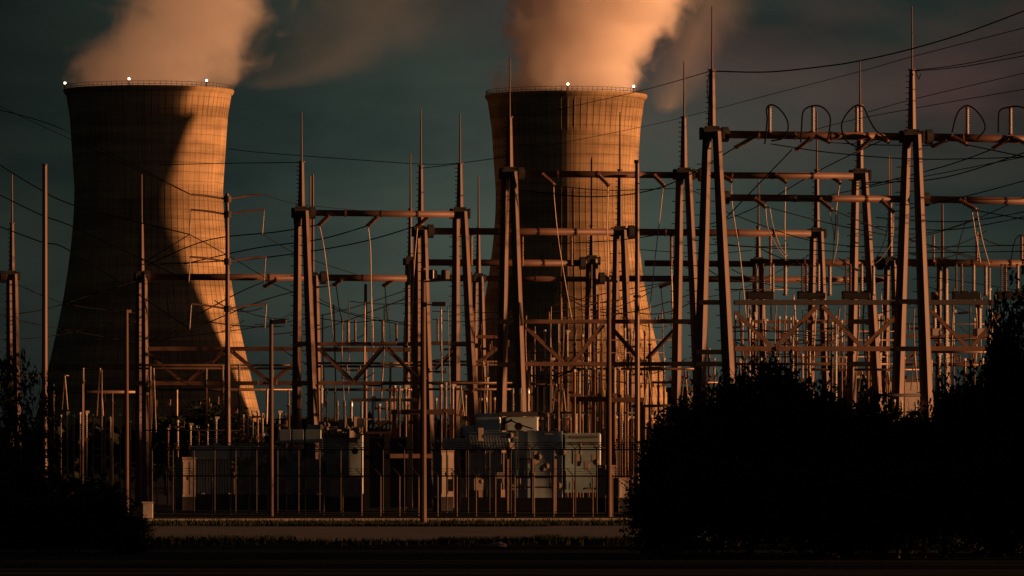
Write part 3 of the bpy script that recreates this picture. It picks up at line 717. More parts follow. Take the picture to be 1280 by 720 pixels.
pipe(790, 870, 508, 176, 3.5, 'dark cable tray dropping behind the hedge', M_DARK, y1=506)
pipe(905, 985, 362, 200, 1.6, 'thin busbar beside the tallest tower, below the dim beam')
pipe(1085, 1150, 494, 150, 4, 'dark rail above the dip in the hedge', M_DARK)
pipe(330, 500, 524, 232, 1.6, 'thin wire rail behind the smaller transformer', M_DARK)
pipe(660, 800, 516, 196, 2.4, 'dark rail over the smallest insulators at the bright tower foot', M_DARK)
pipe(180, 300, 538, 205, 1.6, 'dark thin rail above the lit kiosk', M_DARK)

# ------------------------------------------------------------------ busbar support posts
G_S = 'slender busbar support posts'
def post(x, yt, d, w, ins, label, M=M_GALV, yb_=None, name='support_post'):
    """steel post with a ribbed insulator of ins px on top"""
    g = P(x, gy(d), d); T = thing(name, g, label, 'support post', G_S)
    b = MB(); b.tube(g, P(x, yt + ins, d), m(w / 2 * 1.1, d), m(w / 2, d), 8)
    b.box(g + Vector((0, 0, .15)), (m(w * 2, d), m(w * 2, d), .3)); b.tube(P(x, yt + ins + 1.5, d), P(x, yt + ins - .5, d), m(w * .85, d), n=8)
    b.build('post', M, T)
    if ins: MB().lathe(P(x, yt + ins, d), P(x, yt, d), sheds(m(w * .62, d), max(4, int(ins / 2.6))), 8).build('insulator', M_PORCG, T)
    return T
for x, yt, d, w, ins, lb in [
 (67, 480, 216, 2.6, 14, 'support post under the stub bar before the dark tower foot'),
 (104, 460, 214, 3, 16, 'support post below the first stretch of twin busbar'),
 (131, 492, 218, 2.6, 12, 'short support post left of a shorter one, dark tower foot'),
 (140.5, 491, 220, 2.4, 12, 'shorter support post nearest the camera pole'),
 (188, 458, 214, 2.8, 18, 'support post left of the sloping rod, beside the slender spiked tower'),
 (258, 461, 214, 3.2, 20, 'support post standing against the round dark tree'),
 (278.5, 457, 214, 3.4, 18, 'support post left of the four-armed pole'),
 (299, 456, 214, 3.2, 36, 'support post with long insulator on the lit tower foot'),
 (341, 458, 226, 2.4, 14, 'thin support post behind the lamp post'),
 (361, 487, 226, 3.2, 20, 'short support post left of the tower near the four-armed pole'),
 (402, 456, 216, 3.4, 30, 'support post with a shiny top, right of the tower near the four-armed pole'),
 (409, 487, 224, 2.4, 16, 'thin support post in the dark gap before the smaller transformer'),
 (419, 478, 224, 2.2, 12, 'thinnest support post above the smaller transformer'),
 (488, 458, 214, 3.4, 20, 'support post near the thin dark gantry tower'),
 (509, 482, 206, 3.6, 24, 'support post with pale ribs left of the floodlight pole'),
 (552, 480, 204, 3, 24, 'support post right of the floodlight pole'),
 (565, 478, 204, 3, 24, 'support post touching the gantry at the free beam end'),
 (609, 452, 216, 3.4, 20, 'support post with shiny top near the low gantry tower'),
 (612, 486, 210, 4.2, 0, 'plain stout post over the larger transformer lid'),
 (661, 438, 186, 4.2, 16, 'stout support post right of the gantry before the dark tower side'),
 (688, 404, 188, 2.6, 30, 'tall thin support post on the dark tower side'),
 (698, 404, 192, 3, 24, 'tall support post right of the tall thin one'),
 (718, 404, 186, 3, 26, 'tall support post in the middle of the sunlit tower'),
 (742, 402, 190, 5, 0, 'broad plain post behind the near dark pole'),
 (752, 404, 190, 3, 26, 'tall ribbed support post touching the near dark pole'),
 (797, 404, 188, 3.2, 26, 'tall support post on the bright tower foot'),
 (812, 404, 186, 2.8, 26, 'tall support post at the right edge of the bright tower foot'),
 (823, 462, 186, 2.8, 20, 'shorter support post past the bright tower foot'),
 (937, 378, 172, 2.6, 20, 'bright support post before the first V of the big girder'),
 (991, 395, 172, 3, 24, 'shiny support post rising from the hedge under the big girder'),
 (1045, 395, 178, 3, 24, 'shiny support post under the middle of the big girder'),
 (1085, 420, 188, 4, 20, 'support post between the third-row tower legs'),
 (1183, 335, 190, 2.8, 20, 'gleaming tall support post right of the second tallest tower'),
 (1237, 335, 188, 3, 26, 'gleaming tall support post near the end of the last girder'),
]: post(x, yt, d, w, ins, lb, M_ALU if 'gleam' in lb or 'shiny' in lb or 'bright support' in lb else M_GALV)

# bright sloping earth rods / A-shaped rod pairs
G_R = 'sloping rod pairs below the busbars'
def rods(x, yt, yb_, d, sp, label, r=.9, M=M_WIREL):
    b = MB()
    for s in (-1, 1): b.tube(P(x, yt, d), P(x + s * sp, yb_, d), m(r, d), m(r * .9, d), n=6)
    tag(b.build('rod_pair', M), label, 'rods', G_R)
for x, yt, yb_, d, sp, lb in [
 (81, 470, 512, 213, 3.5, 'inverted V of rods hanging from the stub bar'),
 (125, 460, 520, 213, 4, 'inverted V of rods below the first twin busbar'),
 (192, 460, 540, 213, 3, 'inverted V of rods by the slender spiked tower'),
 (500, 485, 515, 202, 3.5, 'inverted V of rods left of the floodlight pole'),
 (576, 482, 520, 202, 4, 'inverted V of rods touching the free-beam gantry'),
 (604, 450, 512, 212, 4, 'inverted V of rods by the low gantry tower'),
 (695, 480, 512, 193, 4, 'inverted V of shiny rods above the larger transformer'),
 (704, 486, 514, 192, 3, 'second inverted V of shiny rods right of the first above the transformer'),
 (810, 465, 506, 177, 6, 'broad inverted V of rods by the bright tower foot'),
 (856, 462, 500, 190, 4, 'inverted V of rods between the gantry legs, right of the bright foot'),
 (944, 462, 485, 188, 3, 'inverted V of rods half in the hedge'),
 (1077, 464, 490, 171, 4, 'inverted V of rods over the hedge dip, nearer one'),
 (1110, 464, 492, 171, 4, 'inverted V of rods left of the second tallest tower'),
 (1143, 442, 488, 165, 4.5, 'inverted V of rods between the second tallest tower legs'),
]: rods(x, yt, yb_, d, sp, lb)

# ------------------------------------------------------------------ insulators
G_I = 'ribbed post insulators'
ins_cache = {}
def insulator(x, y0, y1, d, w, label, M=M_PORC, group=G_I, cap=True, x1=None, n=None, name='post_insulator', ndiv=2.6):
    """ribbed stack from base (x,y0) to tip (x1,y1)"""
    x1 = x if x1 is None else x1
    p0, p1 = P(x, y0, d), P(x1, y1, d); T = thing(name, p0, label, 'insulator', group)
    MB().lathe(p0, p1, sheds(m(w / 2, d), n or max(5, int(abs(y1 - y0) / ndiv))), 9).build('ribbed_stack', M, T, True)
    if cap:
        ax = (p1 - p0).normalized()
        MB().tube(p1 - ax * .02, p1 + ax * m(2.2, d), m(w * .36, d), n=8).build('end_fitting', M_GALV, T)
        MB().tube(p0 - ax * m(1.5, d), p0 + ax * .02, m(w * .5, d), n=8).build('end_fitting', M_GALV, T)
    return T
for i, x in enumerate((962, 1016, 1071)):
    insulator(x, 164, 135, 160.6 + i, 6, f'tall arrester on the highest beam, {ORD[i]} after the tallest tower', M_PORCG, 'arresters on the highest beams')
for i, x in enumerate((1209, 1263)):
    insulator(x, 167, 136, 164 + i, 6, f'tall arrester on the highest beam, {ORD[i]} after the second tallest tower', M_PORCG, 'arresters on the highest beams')
def loop(pts, d, r, label, M=M_WIRE):
    # smooth a pixel polyline
    q = []
    for i in range(len(pts) - 1):
        p0 = pts[max(i - 1, 0)]; p1 = pts[i]; p2 = pts[i + 1]; p3 = pts[min(i + 2, len(pts) - 1)]
        for k in range(6):
            t = k / 6
            f = lambda a, b, c, e: .5 * (2 * b + (c - a) * t + (2 * a - 5 * b + 4 * c - e) * t * t + (3 * b - a - 3 * c + e) * t ** 3)
            q.append((f(p0[0], p1[0], p2[0], p3[0]), f(p0[1], p1[1], p2[1], p3[1])))
    q.append(pts[-1])
    dd = d if isinstance(d, tuple) else (d, d)
    b = MB().path([P(x, y, dd[0] + (dd[1] - dd[0]) * i / (len(q) - 1)) for i, (x, y) in enumerate(q)], m(r, dd[0]), 6)
    return tag(b.build('jumper_loop', M, None, True), label, 'cable', 'jumper loops')
for i, (x, tw) in enumerate(((962, 'first'), (1016, 'second'), (1071, 'third'))):
    loop([[(x - 6, 180), (x - 3, 150), (x - 4, 137), (x + 1, 131), (x + 11, 135), (x + 21, 148), (x + 23, 162), (x + 16, 173), (x + 2, 176)], [(x - 15, 178), (x - 14, 160), (x - 12, 140), (x - 3, 133), (x + 10, 133), (x + 20, 142), (x + 22, 152), (x + 20, 168), (x + 18, 174)], [(x + 6, 186), (x - 12, 177), (x - 19, 160), (x - 15, 146), (x - 3, 133), (x + 8, 134), (x + 15, 148), (x + 24, 163), (x + 38, 173)]][i], 159.8 + i, 1.0, f'looping cable over the {tw} arrester beside the tallest tower')
for i, (x, tw) in enumerate(((1209, 'first'), (1263, 'second'))):
    loop([[(x - 19, 166), (x - 14, 146), (x - 8, 136), (x + 1, 132), (x + 11, 138), (x + 20, 150), (x + 22, 162), (x + 12, 174)], [(x - 15, 166), (x - 15, 150), (x - 13, 138), (x - 2, 134), (x + 10, 133), (x + 22, 138), (x + 30, 150)]][i], 163 + i, 1.0, f'looping cable over the {tw} arrester past the second tallest tower')

G_Q = 'slanting strain insulators on the beams'
strain = [  # base on beam, tip
 (944, 170, 920, 184, 160, 'left of the first arrester on the highest beam'),
 (1020, 170, 1036, 177, 161, 'below the second arrester on the highest beam'),
 (1012, 174, 996, 187, 161, 'pointing down at the second arrester'),
 (1088, 174, 1072, 188, 162, 'pointing down at the third arrester'),
 (1095, 170, 1110, 177, 162, 'below the third arrester on the highest beam'),
 (1190, 171, 1208, 180, 163, 'near the first arrester past the second tallest tower'),
 (1182, 175, 1166, 183, 163, 'dark one right beside the second tallest tower cap'),
 (1260, 174, 1242, 185, 164, 'left of the last arrester'),
 (1268, 173, 1284, 180, 164, 'at the picture edge on the highest beam'),
 (678, 219, 692, 231, 181, 'first on the upper beam over the dark tower side'),
 (748, 219, 760, 231, 182, 'second on the upper beam, over the lit tower face'),
 (818, 220, 830, 232, 183, 'third on the upper beam, right of the lit tower face'),
 (902, 220, 914, 226, 184, 'on the upper beam right behind the tallest tower'),
 (970, 219, 982, 227, 185, 'on the upper beam under the first arrester'),
 (1038, 220, 1050, 228, 186, 'last on the upper beam'),
 (410, 270, 399, 281, 205, 'first under the free beam'),
 (471, 271, 460, 282, 206, 'second under the free beam'),
 (534, 272, 522, 282, 207, 'third under the free beam, beside the thick tower'),
 (944, 249, 956, 258, 161, 'first on the thick lower beam'),
 (1025, 250, 1040, 262, 162, 'second on the thick lower beam'),
 (1102, 251, 1116, 264, 162, 'third on the thick lower beam'),
 (1200, 251, 1220, 262, 164, 'on the lower beam past the second tallest tower'),
 (345, 350, 331, 358, 229, 'under the low beam by the four-armed pole'),
 (426, 350, 418, 356, 232, 'under the low beam, left of two'),
 (490, 350, 480, 357, 233, 'under the low beam, right of two'),
 (842, 352, 826, 358, 238, 'under the long low beam at the bright tower edge'),
]
for x0, y0, x1, y1, d, lb in strain:
    insulator(x0, y0, y1, d, 7.5, 'slanting ribbed insulator ' + lb, M_PORC, G_Q, True, x1, 9, 'strain_insulator')
for x, y0, y1, d, w, lb in [
 (435, 427, 403, 205, 5.2, 'first and stoutest insulator on the girder left of the floodlight pole'),
 (444, 427, 402, 210, 4, 'thin insulator right behind the stoutest one'),
 (478.5, 427, 402, 206, 5.2, 'stout insulator right of the middle of the same girder'),
 (495.5, 427, 406, 210, 4.2, 'last short insulator on the girder before the floodlight pole'),
 (547, 427, 400, 212, 3.6, 'small insulator right of the floodlight pole'),
 (589, 330, 294, 216, 4.6, 'insulator hanging from the ribbed beam left of the dark tower side'),
 (653, 331, 294, 217, 4, 'insulator hanging from the ribbed beam on the dark tower side'),
 (714.5, 330, 297, 217, 4.2, 'insulator hanging from the ribbed beam near the bright side'),
 (839, 330, 296, 219, 4.8, 'insulator hanging from the ribbed beam right of the cooling tower'),
 (963, 330, 296, 220, 4.8, 'insulator hanging near the end of the ribbed beam'),
 (701, 400, 374, 188, 4.8, 'insulator on the girder in front of the dark tower side'),
 (686, 400, 392, 190, 4, 'stubby insulator on the girder, dark tower side'),
 (748, 400, 370, 191, 5, 'insulator on the girder at the bright tower face'),
 (795.5, 400, 374, 180, 5.5, 'dark insulator at the foot of the plain tall pole'),
 (1167, 326, 296, 241, 4, 'insulator upright on the mid beam, first past the second tallest tower'),
 (1221, 326, 292, 242, 5, 'insulator upright on the mid beam, under the two light droppers'),
 (1277, 326, 296, 243, 5, 'insulator upright on the mid beam at the picture edge'),
]: insulator(x, y0, y1, d, w, lb, M_PORCG if 'stout' in lb else M_PORC)
plat = [(948, (945, 954, 966), 'first'), (1012, (1003, 1008, 1023), 'second'), (1068, (1058, 1063, 1077), 'third'), (1206, (1195.5, 1202, 1217), 'fourth'), (1262, (1252, 1257, 1272), 'fifth')]
for i, (cx, xs, tw) in enumerate(plat):
    d = 172 + i * .8
    T = thing('switch_platform', P(cx, 374, d), f'dark platform under insulators on the big girders, {tw} from the tallest tower', 'platform', 'dark switch platforms')
    b = MB(); b.box(P(cx + 2, 370, d), (m(34, d), 1.2, m(8, d)), .05, .04); b.build('base', M_DARK, T)
    b = MB()
    for q in (-12, 0, 12): b.box(P(cx + q, 365.5, d), (m(7, d), .8, m(3, d)), .05)
    b.build('bracket', M_DARK, T)
    for k, x in enumerate(xs):
        insulator(x, 365, 332, d, 4.6 if k < 2 else 5.2, f'{ORD[k]} insulator standing on the {tw} dark platform', M_PORC if k % 2 else M_PORCG, 'insulators on the dark platforms')
for i, (x, lb) in enumerate([(981.5, 'first'), (1037, 'second'), (1091.5, 'third'), (1232, 'fourth')]):
    insulator(x, 368, 334, 171 + i * .6, 6, f'heavy glossy insulator between the dark platforms, {lb} from the tallest tower', M_PORCG, 'heavy glossy insulators')

# capacitor-like pots on the right girder feet
for i, (x, yt, lb) in enumerate([(1168, 365, 'tall instrument transformer right of the second tallest tower'), (1224, 375, 'tall instrument transformer near the last girder end')]):
    d = 176; T = thing('instrument_transformer', P(x, 417, d), lb, 'instrument transformer', 'instrument transformers')
    MB().lathe(P(x, 411, d), P(x, yt + 9, d), sheds(m(3.2, d), 11, .7), 10).build('insulator', M_PORCG, T, True)
    MB().lathe(P(x, yt + 10, d), P(x, yt, d), [(0, m(3, d)), (.1, m(4.6, d)), (.8, m(4.6, d)), (1, m(3.6, d))], 12).build('head', M_GALV, T, True)
    MB().box(P(x, 415, d), (m(12, d), .8, m(9, d)), .3, .05).build('base_box', M_PANEL, T)

# ------------------------------------------------------------------ crowded low equipment
def low_unit(x, yt, yb_, d, w, label, kind, group):
    """breaker / disconnector pole: steel pedestal, ribbed insulator, terminal head"""
    g = P(x, gy(d), d); T = thing('breaker_pole', g, label, 'circuit breaker', group)
    b = MB(); b.tube(g, P(x, yb_, d), m(w * .42, d), m(w * .36, d), 6); b.box(P(x, yb_ + 2, d), (m(w * 1.3, d), m(w * 1.3, d), m(4, d)), .2); b.build('pedestal', M_GALV if kind else M_STEEL, T)
    MB().lathe(P(x, yb_, d), P(x, yt, d), sheds(m(w / 2, d), max(5, int((yb_ - yt) / 2.6)), .6), 8).build('insulator', M_PORCG if kind else M_PORC, T, True)
    c = MB(); c.tube(P(x, yt, d), P(x, yt - 3, d), m(w * .5, d), n=8)
    if kind == 2: c.box(P(x + 1, yt - 4, d), (m(w * 1.4, d), .3, m(3, d)), .3)
    c.build('terminal', M_ALU, T)
    return T
rr = random.Random(5)
def low_row(xs, yt, yb_, d, w, text, group, jit=3):
    for i, x in enumerate(xs):
        low_unit(x, yt + rr.uniform(-jit, jit), yb_ + rr.uniform(-jit, jit) * .5, d + rr.uniform(-3, 3), w * rr.uniform(.85, 1.1), f'{ORD[i]} {text}, from the left', i % 3, group)
low_row([493, 499, 507, 551, 557, 566], 484, 512, 201, 4.4, 'breaker pole on the platform behind the floodlight pole', 'breaker poles by the floodlight pole')
low_row([718, 724, 733, 743, 749, 768, 774, 784], 464, 493, 188, 4.2, 'tall breaker pole under the girder at the sunlit tower', 'breaker poles at the sunlit tower foot')
low_row([672, 678, 685, 692, 699, 706, 713, 720, 727, 734, 741, 748, 770, 777, 784, 791, 798, 806, 814, 822, 832, 842, 852], 522, 547, 199, 4.2, 'small breaker pole crowded behind the larger transformer', 'small breaker poles of the crowded row', 5)
low_row([304, 310, 316, 322, 328, 349, 356], 520, 545, 236, 3.6, 'small breaker pole before the lit tower foot', 'small breaker poles at the shaded tower', 4)
low_row([210, 222, 238, 248, 259, 270], 532, 556, 232, 3.8, 'small breaker pole in front of the round dark tree', 'small breaker poles by the round tree', 6)
low_row([68, 76, 84, 92, 100, 108, 116, 127, 138, 150, 163], 522, 548, 238, 3.2, 'small dim breaker pole before the dark tower foot', 'small breaker poles in the dark', 7)
low_row([439, 452, 466, 474, 483, 490, 500, 514], 502, 527, 212, 4.2, 'breaker pole over the smaller transformer', 'breaker poles above the smaller transformer', 6)
low_row([886, 893, 925, 932, 951, 962, 972, 1003, 1012, 1057, 1100, 1108, 1130, 1164, 1174, 1206, 1228], 446, 470, 196, 4, 'breaker pole showing above the hedge', 'breaker poles above the hedge', 8)
low_row([928, 940, 956, 974, 996, 1008, 1040, 1052, 1098], 402, 428, 205, 4, 'breaker pole seen through the V-braced girder', 'breaker poles behind the V-braced girder', 5)
low_row([668, 681, 709, 728, 781, 789, 806], 418, 448, 200, 3.6, 'breaker pole seen between the girder chords', 'breaker poles between the girder chords', 6)
low_row([1088, 1096, 1106, 1118, 1127, 1145], 505, 525, 158, 3.6, 'small breaker pole in the dip of the hedge', 'breaker poles in the hedge dip', 5)
low_row([545, 582, 600, 618, 632], 500, 522, 214, 3.6, 'breaker pole behind the conservator box', 'breaker poles behind the larger transformer', 4)
# steel platforms carrying them
for i, (x0, x1, y, d, lb) in enumerate([
  (490, 567, 515, 201, 'steel platform crossing behind the floodlight pole'),
  (714, 760, 499, 188, 'steel platform left of the near dark pole, bright tower foot'),
  (761, 805, 500, 186, 'steel platform right of the near dark pole, bright tower foot')]):
    T = thing('steel_platform', P(x0, gy(d), d), lb, 'platform', 'steel platforms of the breakers')
    MB().box(P((x0 + x1) / 2, y, d), (m(x1 - x0, d), 2.0, m(6, d)), .1).build('deck', M_RUST, T)
    for x in (x0 + 3, x1 - 3):
        MB().bar(P(x, gy(d), d), P(x, y + 3.2, d), .3, .3).build('leg', M_RUST, T)

# ------------------------------------------------------------------ transformers
def fittings(T, x0, x1, y0, y1, d, yf, n, seed):
    r_ = random.Random(seed); b = MB(); c = MB()
    for i in range(n):
        x = r_.uniform(x0, x1); y = r_.uniform(y0, y1); k = r_.random(); dd = d + yf
        if k < .4: b.tube(P(x, y, dd), P(x, min(y1, y + r_.uniform(8, 34)), dd), r_.uniform(.04, .09), n=6)
        elif k < .6: b.path([P(x, y, dd), P(x + 4, y - .6, dd - .1), P(x + r_.uniform(8, 20), y, dd + .1)], r_.uniform(.04, .07), 5)
        elif k < .85: c.box(P(x, y, dd - .05), (r_.uniform(.25, .7), r_.uniform(.2, .45), r_.uniform(.25, .9)), r_.uniform(0, .5), .02)
        else: c.lathe(P(x, y, dd - .25), P(x + .6, y, dd + .1), [(0, .1), (.2, .24), (.4, .24), (1, .1)], 10)
    b.build('pipework', M_GALV, T); c.build('fittings', M_PANEL, T)
def transformer_big():
    d = 168; e = D(d); c = P(655, gy(d), d); T = thing('power_transformer', c, 'larger pale green power transformer with a curved sunlit tank behind the fence', 'transformer', 'power transformers')
    Z = lambda y: ZH(y, d)
    def bx(x0, x1, y0, y1, dep, dd=0, yaw=0, bev=0.0):
        z0, z1 = (0 if y1 is None else Z(y1)), Z(y0)
        return MB().box(Vector((((x0 + x1) / 2 - 640) / F * e, e + dd, (z0 + z1) / 2)), (m(x1 - x0, d), dep, z1 - z0), yaw, bev)
    # tank with rounded front corner: extrude an outline
    b = MB(); out = []
    for k in range(7):
        a = math.radians(-180 + k * 20); out.append((m(646 - 640, d) + m(6, d) * math.cos(a), e - 1.5 + m(6, d) * math.sin(a)))
    for k in range(1, 7):
        a = math.radians(-60 + k * 5); out.append((m(651 + k * 8.6 - 640, d), e - 1.9 + .012 * k * k + .035 * k))
    out += [(m(704 - 640, d), e + 5), (m(640 - 640, d), e + 5)]
    z0, z1 = .6, Z(539); n = len(out)
    for z in (z0, z1): b.v += [Vector((x, y, z)) for x, y in out]
    for i in range(n): j = (i + 1) % n; b.f.append((i, j, n + j, n + i))
    b.f.append(tuple(reversed(range(n)))); b.f.append(tuple(range(n, 2 * n)))
    b.build('tank', M_GREEN, T)
    pl = bx(576, 752, 622, None, 7, 1.5); pl.build('plinth', M_GRAVEL, T)
    # radiator bank on the left: header + fins
    rb = bx(586, 639, 540, 560, 2.6, -.6, -.06, .1).build('radiator', M_GREEN, T)
    f = MB()
    for i in range(17):
        x = 588 + i * 3.1; f.box(Vector((m(x - 640, d), e - .55, (Z(566) + Z(612)) / 2)), (.12, 2.2, Z(566) - Z(612)))
    o = f.build('fins', M_GREEN, T); 
    h = MB()
    for i in range(14):
        x = 590 + i * 3.6; h.tube(Vector((m(x - 640, d), e - 2.0, Z(561))), Vector((m(x - 640, d) - .15, e - 1.9, Z(545))), .11, n=6)
    h.build('header_pipes', M_GREEN, T)
    bx(553, 587, 548, 563, 2.4, -.4, 0, .08).build('side_box', M_GREEN, T)
    bx(578, 594, 532, 545, 2.0, .2, 0, .08).build('junction_box', M_GREEN, T)
    bx(594, 626, 517, 539, 2.6, .4, .0, .1).build('conservator', M_GREEN, T)
    bx(624, 672, 515, 520, 3.2, .6).build('lid', M_PANEL, T)
    bx(630, 670, 521, 538, 2.6, 1.0, .12, .08).build('turret', M_GREEN, T)
    q = MB()
    q.tube(P(648, 533, d - .95), P(648, 533, d - .6), .28, n=12); q.path([P(631, 537, d - .9), P(632, 529, d - .95), P(640, 524, d - .95)], .07, 6)
    q.path([P(628, 530, d - 1.2), P(640, 526, d - 1.2), P(650, 531, d - 1.2), P(666, 536, d - 1.2)], .05, 6)
    q.build('oil_pipes', M_DARK, T)
    s = bx(705, 750, 541, 616, 3.6, 3.4, .05, .08); s.build('side_tank', M_GREEN, T)
    v = MB()
    for yy in (546, 554): v.box(P(729, yy, d + 1.45), (m(36, d), .5, m(3, d)), .18)
    v.build('vent', M_DARK, T)
    for i, x in enumerate((641, 651, 660)):
        bu = MB().lathe(P(x, 514, d + .4), P(x, 494, d + .4), sheds(m(2.6, d), 9, .6), 9).build('bushing', M_PORCG, T, True)
        MB().lathe(P(x, 494, d + .4), P(x, 485, d + .4), [(0, m(1.6, d)), (.2, m(2.4, d)), (.8, m(2.4, d)), (1, m(1, d))], 9).build('terminal', M_ALU, bu, True)
    for i, x in enumerate((671, 679, 687)):
        MB().lathe(P(x, 516, d + 1.6), P(x, 484, d + 1.6), sheds(m(3.6, d), 12, .65), 9).build('bushing', M_DARK, T, True)
    return T
fittings(transformer_big(), 590, 748, 542, 612, 168, -2.3, 44, 3)
def transformer_small():
    d = 182; e = D(d); T = thing('power_transformer', P(350, gy(d), d), 'smaller dim power transformer with stepped boxes, left behind the fence', 'transformer', 'power transformers')
    Z = lambda y: ZH(y, d)
    def bx(x0, x1, y0, y1, dep, dd=0, yaw=0, bev=0.0):
        z0, z1 = (0 if y1 is None else Z(y1)), Z(y0)
        return MB().box(Vector((((x0 + x1) / 2 - 640) / F * e, e + dd, (z0 + z1) / 2)), (m(x1 - x0, d), dep, z1 - z0), yaw, bev)
    bx(241, 290, 557, 574, 3, -.4, -.05, .1).build('radiator', M_GREEN, T)
    f = MB()
    for i in range(14): f.box(Vector((m(243 + i * 3.4 - 640, d), e - .4, (Z(574) + Z(616)) / 2)), (.14, 2.4, Z(574) - Z(616)))
    f.build('fins', M_GREEN, T)
    h = MB()
    for x in range(295, 366, 14): h.box(P(x, 565, d - 1), (m(12.6, d), 1.2, m(14, d)), .0, .05)
    h.build('header_boxes', M_GREEN, T)
    bx(290, 352, 553, 557, 3, .6).build('top_plate', M_PANEL, T)
    h = MB()
    for x, w in ((357, 15), (373, 15), (392, 20)): h.box(P(x, 545, d - 1.2), (m(w, d), 1.6, m(16, d)), 0, .05)
    h.build('control_boxes', M_GREEN, T)
    bx(384, 402, 531, 537, 2, -.6, 0, .05).build('cover', M_GREEN, T)
    bx(405, 452, 541, 617, 4, .8, .08, .08).build('tank', M_GREEN, T)
    bx(400, 450, 527, 532, 3.4, .4, .1).build('lid', M_PANEL, T)
    bx(406, 446, 532, 546, 2.6, .4, .12, .06).build('turret', M_GREEN, T)
    bx(300, 404, 574, 617, 3, 1.0).build('radiator', M_GREEN, T)
    for x in (315, 340, 385): MB().bar(P(x, 617, d - 1.2), P(x, 572, d - 1.2), .35, .35).build('stay', M_PANEL, T)
    bx(240, 455, 618, None, 7, 1).build('plinth', M_GRAVEL, T)
    for x in (422, 431, 439): 
        bu = MB().lathe(P(x, 527, d + .4), P(x, 510, d + .4), sheds(m(2.4, d), 8, .6), 9).build('bushing', M_PORCG, T, True)
        MB().lathe(P(x, 510, d + .4), P(x, 501, d + .4), [(0, m(1.5, d)), (.2, m(2.3, d)), (.8, m(2.3, d)), (1, m(1, d))], 9).build('terminal', M_ALU, bu, True)
    return T
TS = transformer_small(); fittings(TS, 300, 450, 560, 612, 182, -1.8, 60, 4); fittings(TS, 402, 450, 526, 546, 182, -1.6, 60, 9)
def dark_frame():
    d = 178; T = thing('equipment_rack', P(480, gy(d), d), 'dark equipment rack between the transformers, left of the floodlight pole', 'rack')
    for x in (458, 484, 512): MB().bar(P(x, gy(d), d), P(x, 540, d), .4, .4).build('post', M_DARK, T)
    MB().bar(P(456, 541, d), P(487, 541, d), .6, m(3, d)).build('rail', M_RUST, T)
    MB().box(P(485, 590, d + 1.6), (m(58, d), 2.2, m(88, d)), -.05, .1).build('enclosure', M_DARK, T)
    MB().bar(P(487, 570, d - .4), P(540, 570, d + .4), .3, .3).build('rail', M_RUST, T)
dark_frame()
def cabinet(x0, x1, y0, y1, d, label, doors=2, yaw=.5, M=M_PANEL):
    c = P((x0 + x1) / 2, gy(d), d); z1 = ZH(y0, d); z0 = max(.05, ZH(y1, d))
    T = thing('control_cabinet', c, label, 'cabinet', 'control cabinets of the switchyard'); w = m(x1 - x0, d) * .98
    MB().box(Vector((c.x, c.y, (z0 + z1) / 2)), (w, 1.2, z1 - z0), yaw, .03).build('body', M, T)
    MB().box(Vector((c.x, c.y, z1 + .08)), (w * 1.06, 1.35, .14), yaw).build('roof', M_GALV, T)
    if z0 > .1: MB().box(Vector((c.x, c.y, z0 / 2 - .01)), (w * .96, 1.15, z0 - .02), yaw).build('plinth', M_GRAVEL, T)
    for k in range(doors):
        off = (k + .5) / doors - .5; q = Vector((c.x, c.y, 0)) + Matrix.Rotation(yaw, 3, 'Z') @ Vector((off * w, -.62, 0))
        dr = MB().box(q + Vector((0, 0, (z0 + z1) / 2)), (w / doors * .8, .05, (z1 - z0) * .86), yaw).build('door', M, T)
        MB().box(q + Matrix.Rotation(yaw, 3, 'Z') @ Vector((w / doors * .3, -.05, 0)) + Vector((0, 0, (z0 + z1) / 2)), (.05, .06, .3), yaw).build('handle', M_DARK, dr)
    return T
cabinet(222, 241, 574, 621, 178, 'sunlit two-door cabinet left of the smaller transformer')
cabinet(545, 563, 565, 621, 166, 'orange-lit tall cabinet between the floodlight pole and larger transformer')
cabinet(750, 765, 584, 622, 160, 'small lit cabinet at the foot of the near dark pole', 1)
cabinet(405, 450, 598, 621, 172, 'low wide lit cabinet in front of the smaller transformer', 3)
cabinet(766, 782, 600, 622, 160, 'low cabinet behind the fence end by the hedge', 1)

# low far sheds seen through the gaps
for i, (x0, x1, y0, lb) in enumerate([(846, 880, 490, 'pale far shed between the gantry legs past the bright tower'), (1048, 1076, 470, 'pale far shed under the third-row gantry, above the hedge'), (1098, 1140, 478, 'pale far shed glimpsed through the legs of the second tallest tower')]):
    d = 760; z = ZH(y0, -d); x = ((x0 + x1) / 2 - 640) / F * d; w = m(x1 - x0, -d)
    T = thing('shed', (x, d, 0), lb, 'shed', 'far pale sheds')
    MB().box((x, d, z / 2), (w, 8, z), .3).build('wall', M_WALL, T)
    MB().box((x, d, z + .3), (w * 1.05, 8.5, .6), .3).build('roof', M_DARK, T)
    for k in (-.25, .2):
        q = Vector((x, d, z * .55)) + Matrix.Rotation(.3, 3, 'Z') @ Vector((k * w, -4.03, 0)); MB().box(q, (w * .18, .1, z * .16), .3).build('window', M_DARK, T)

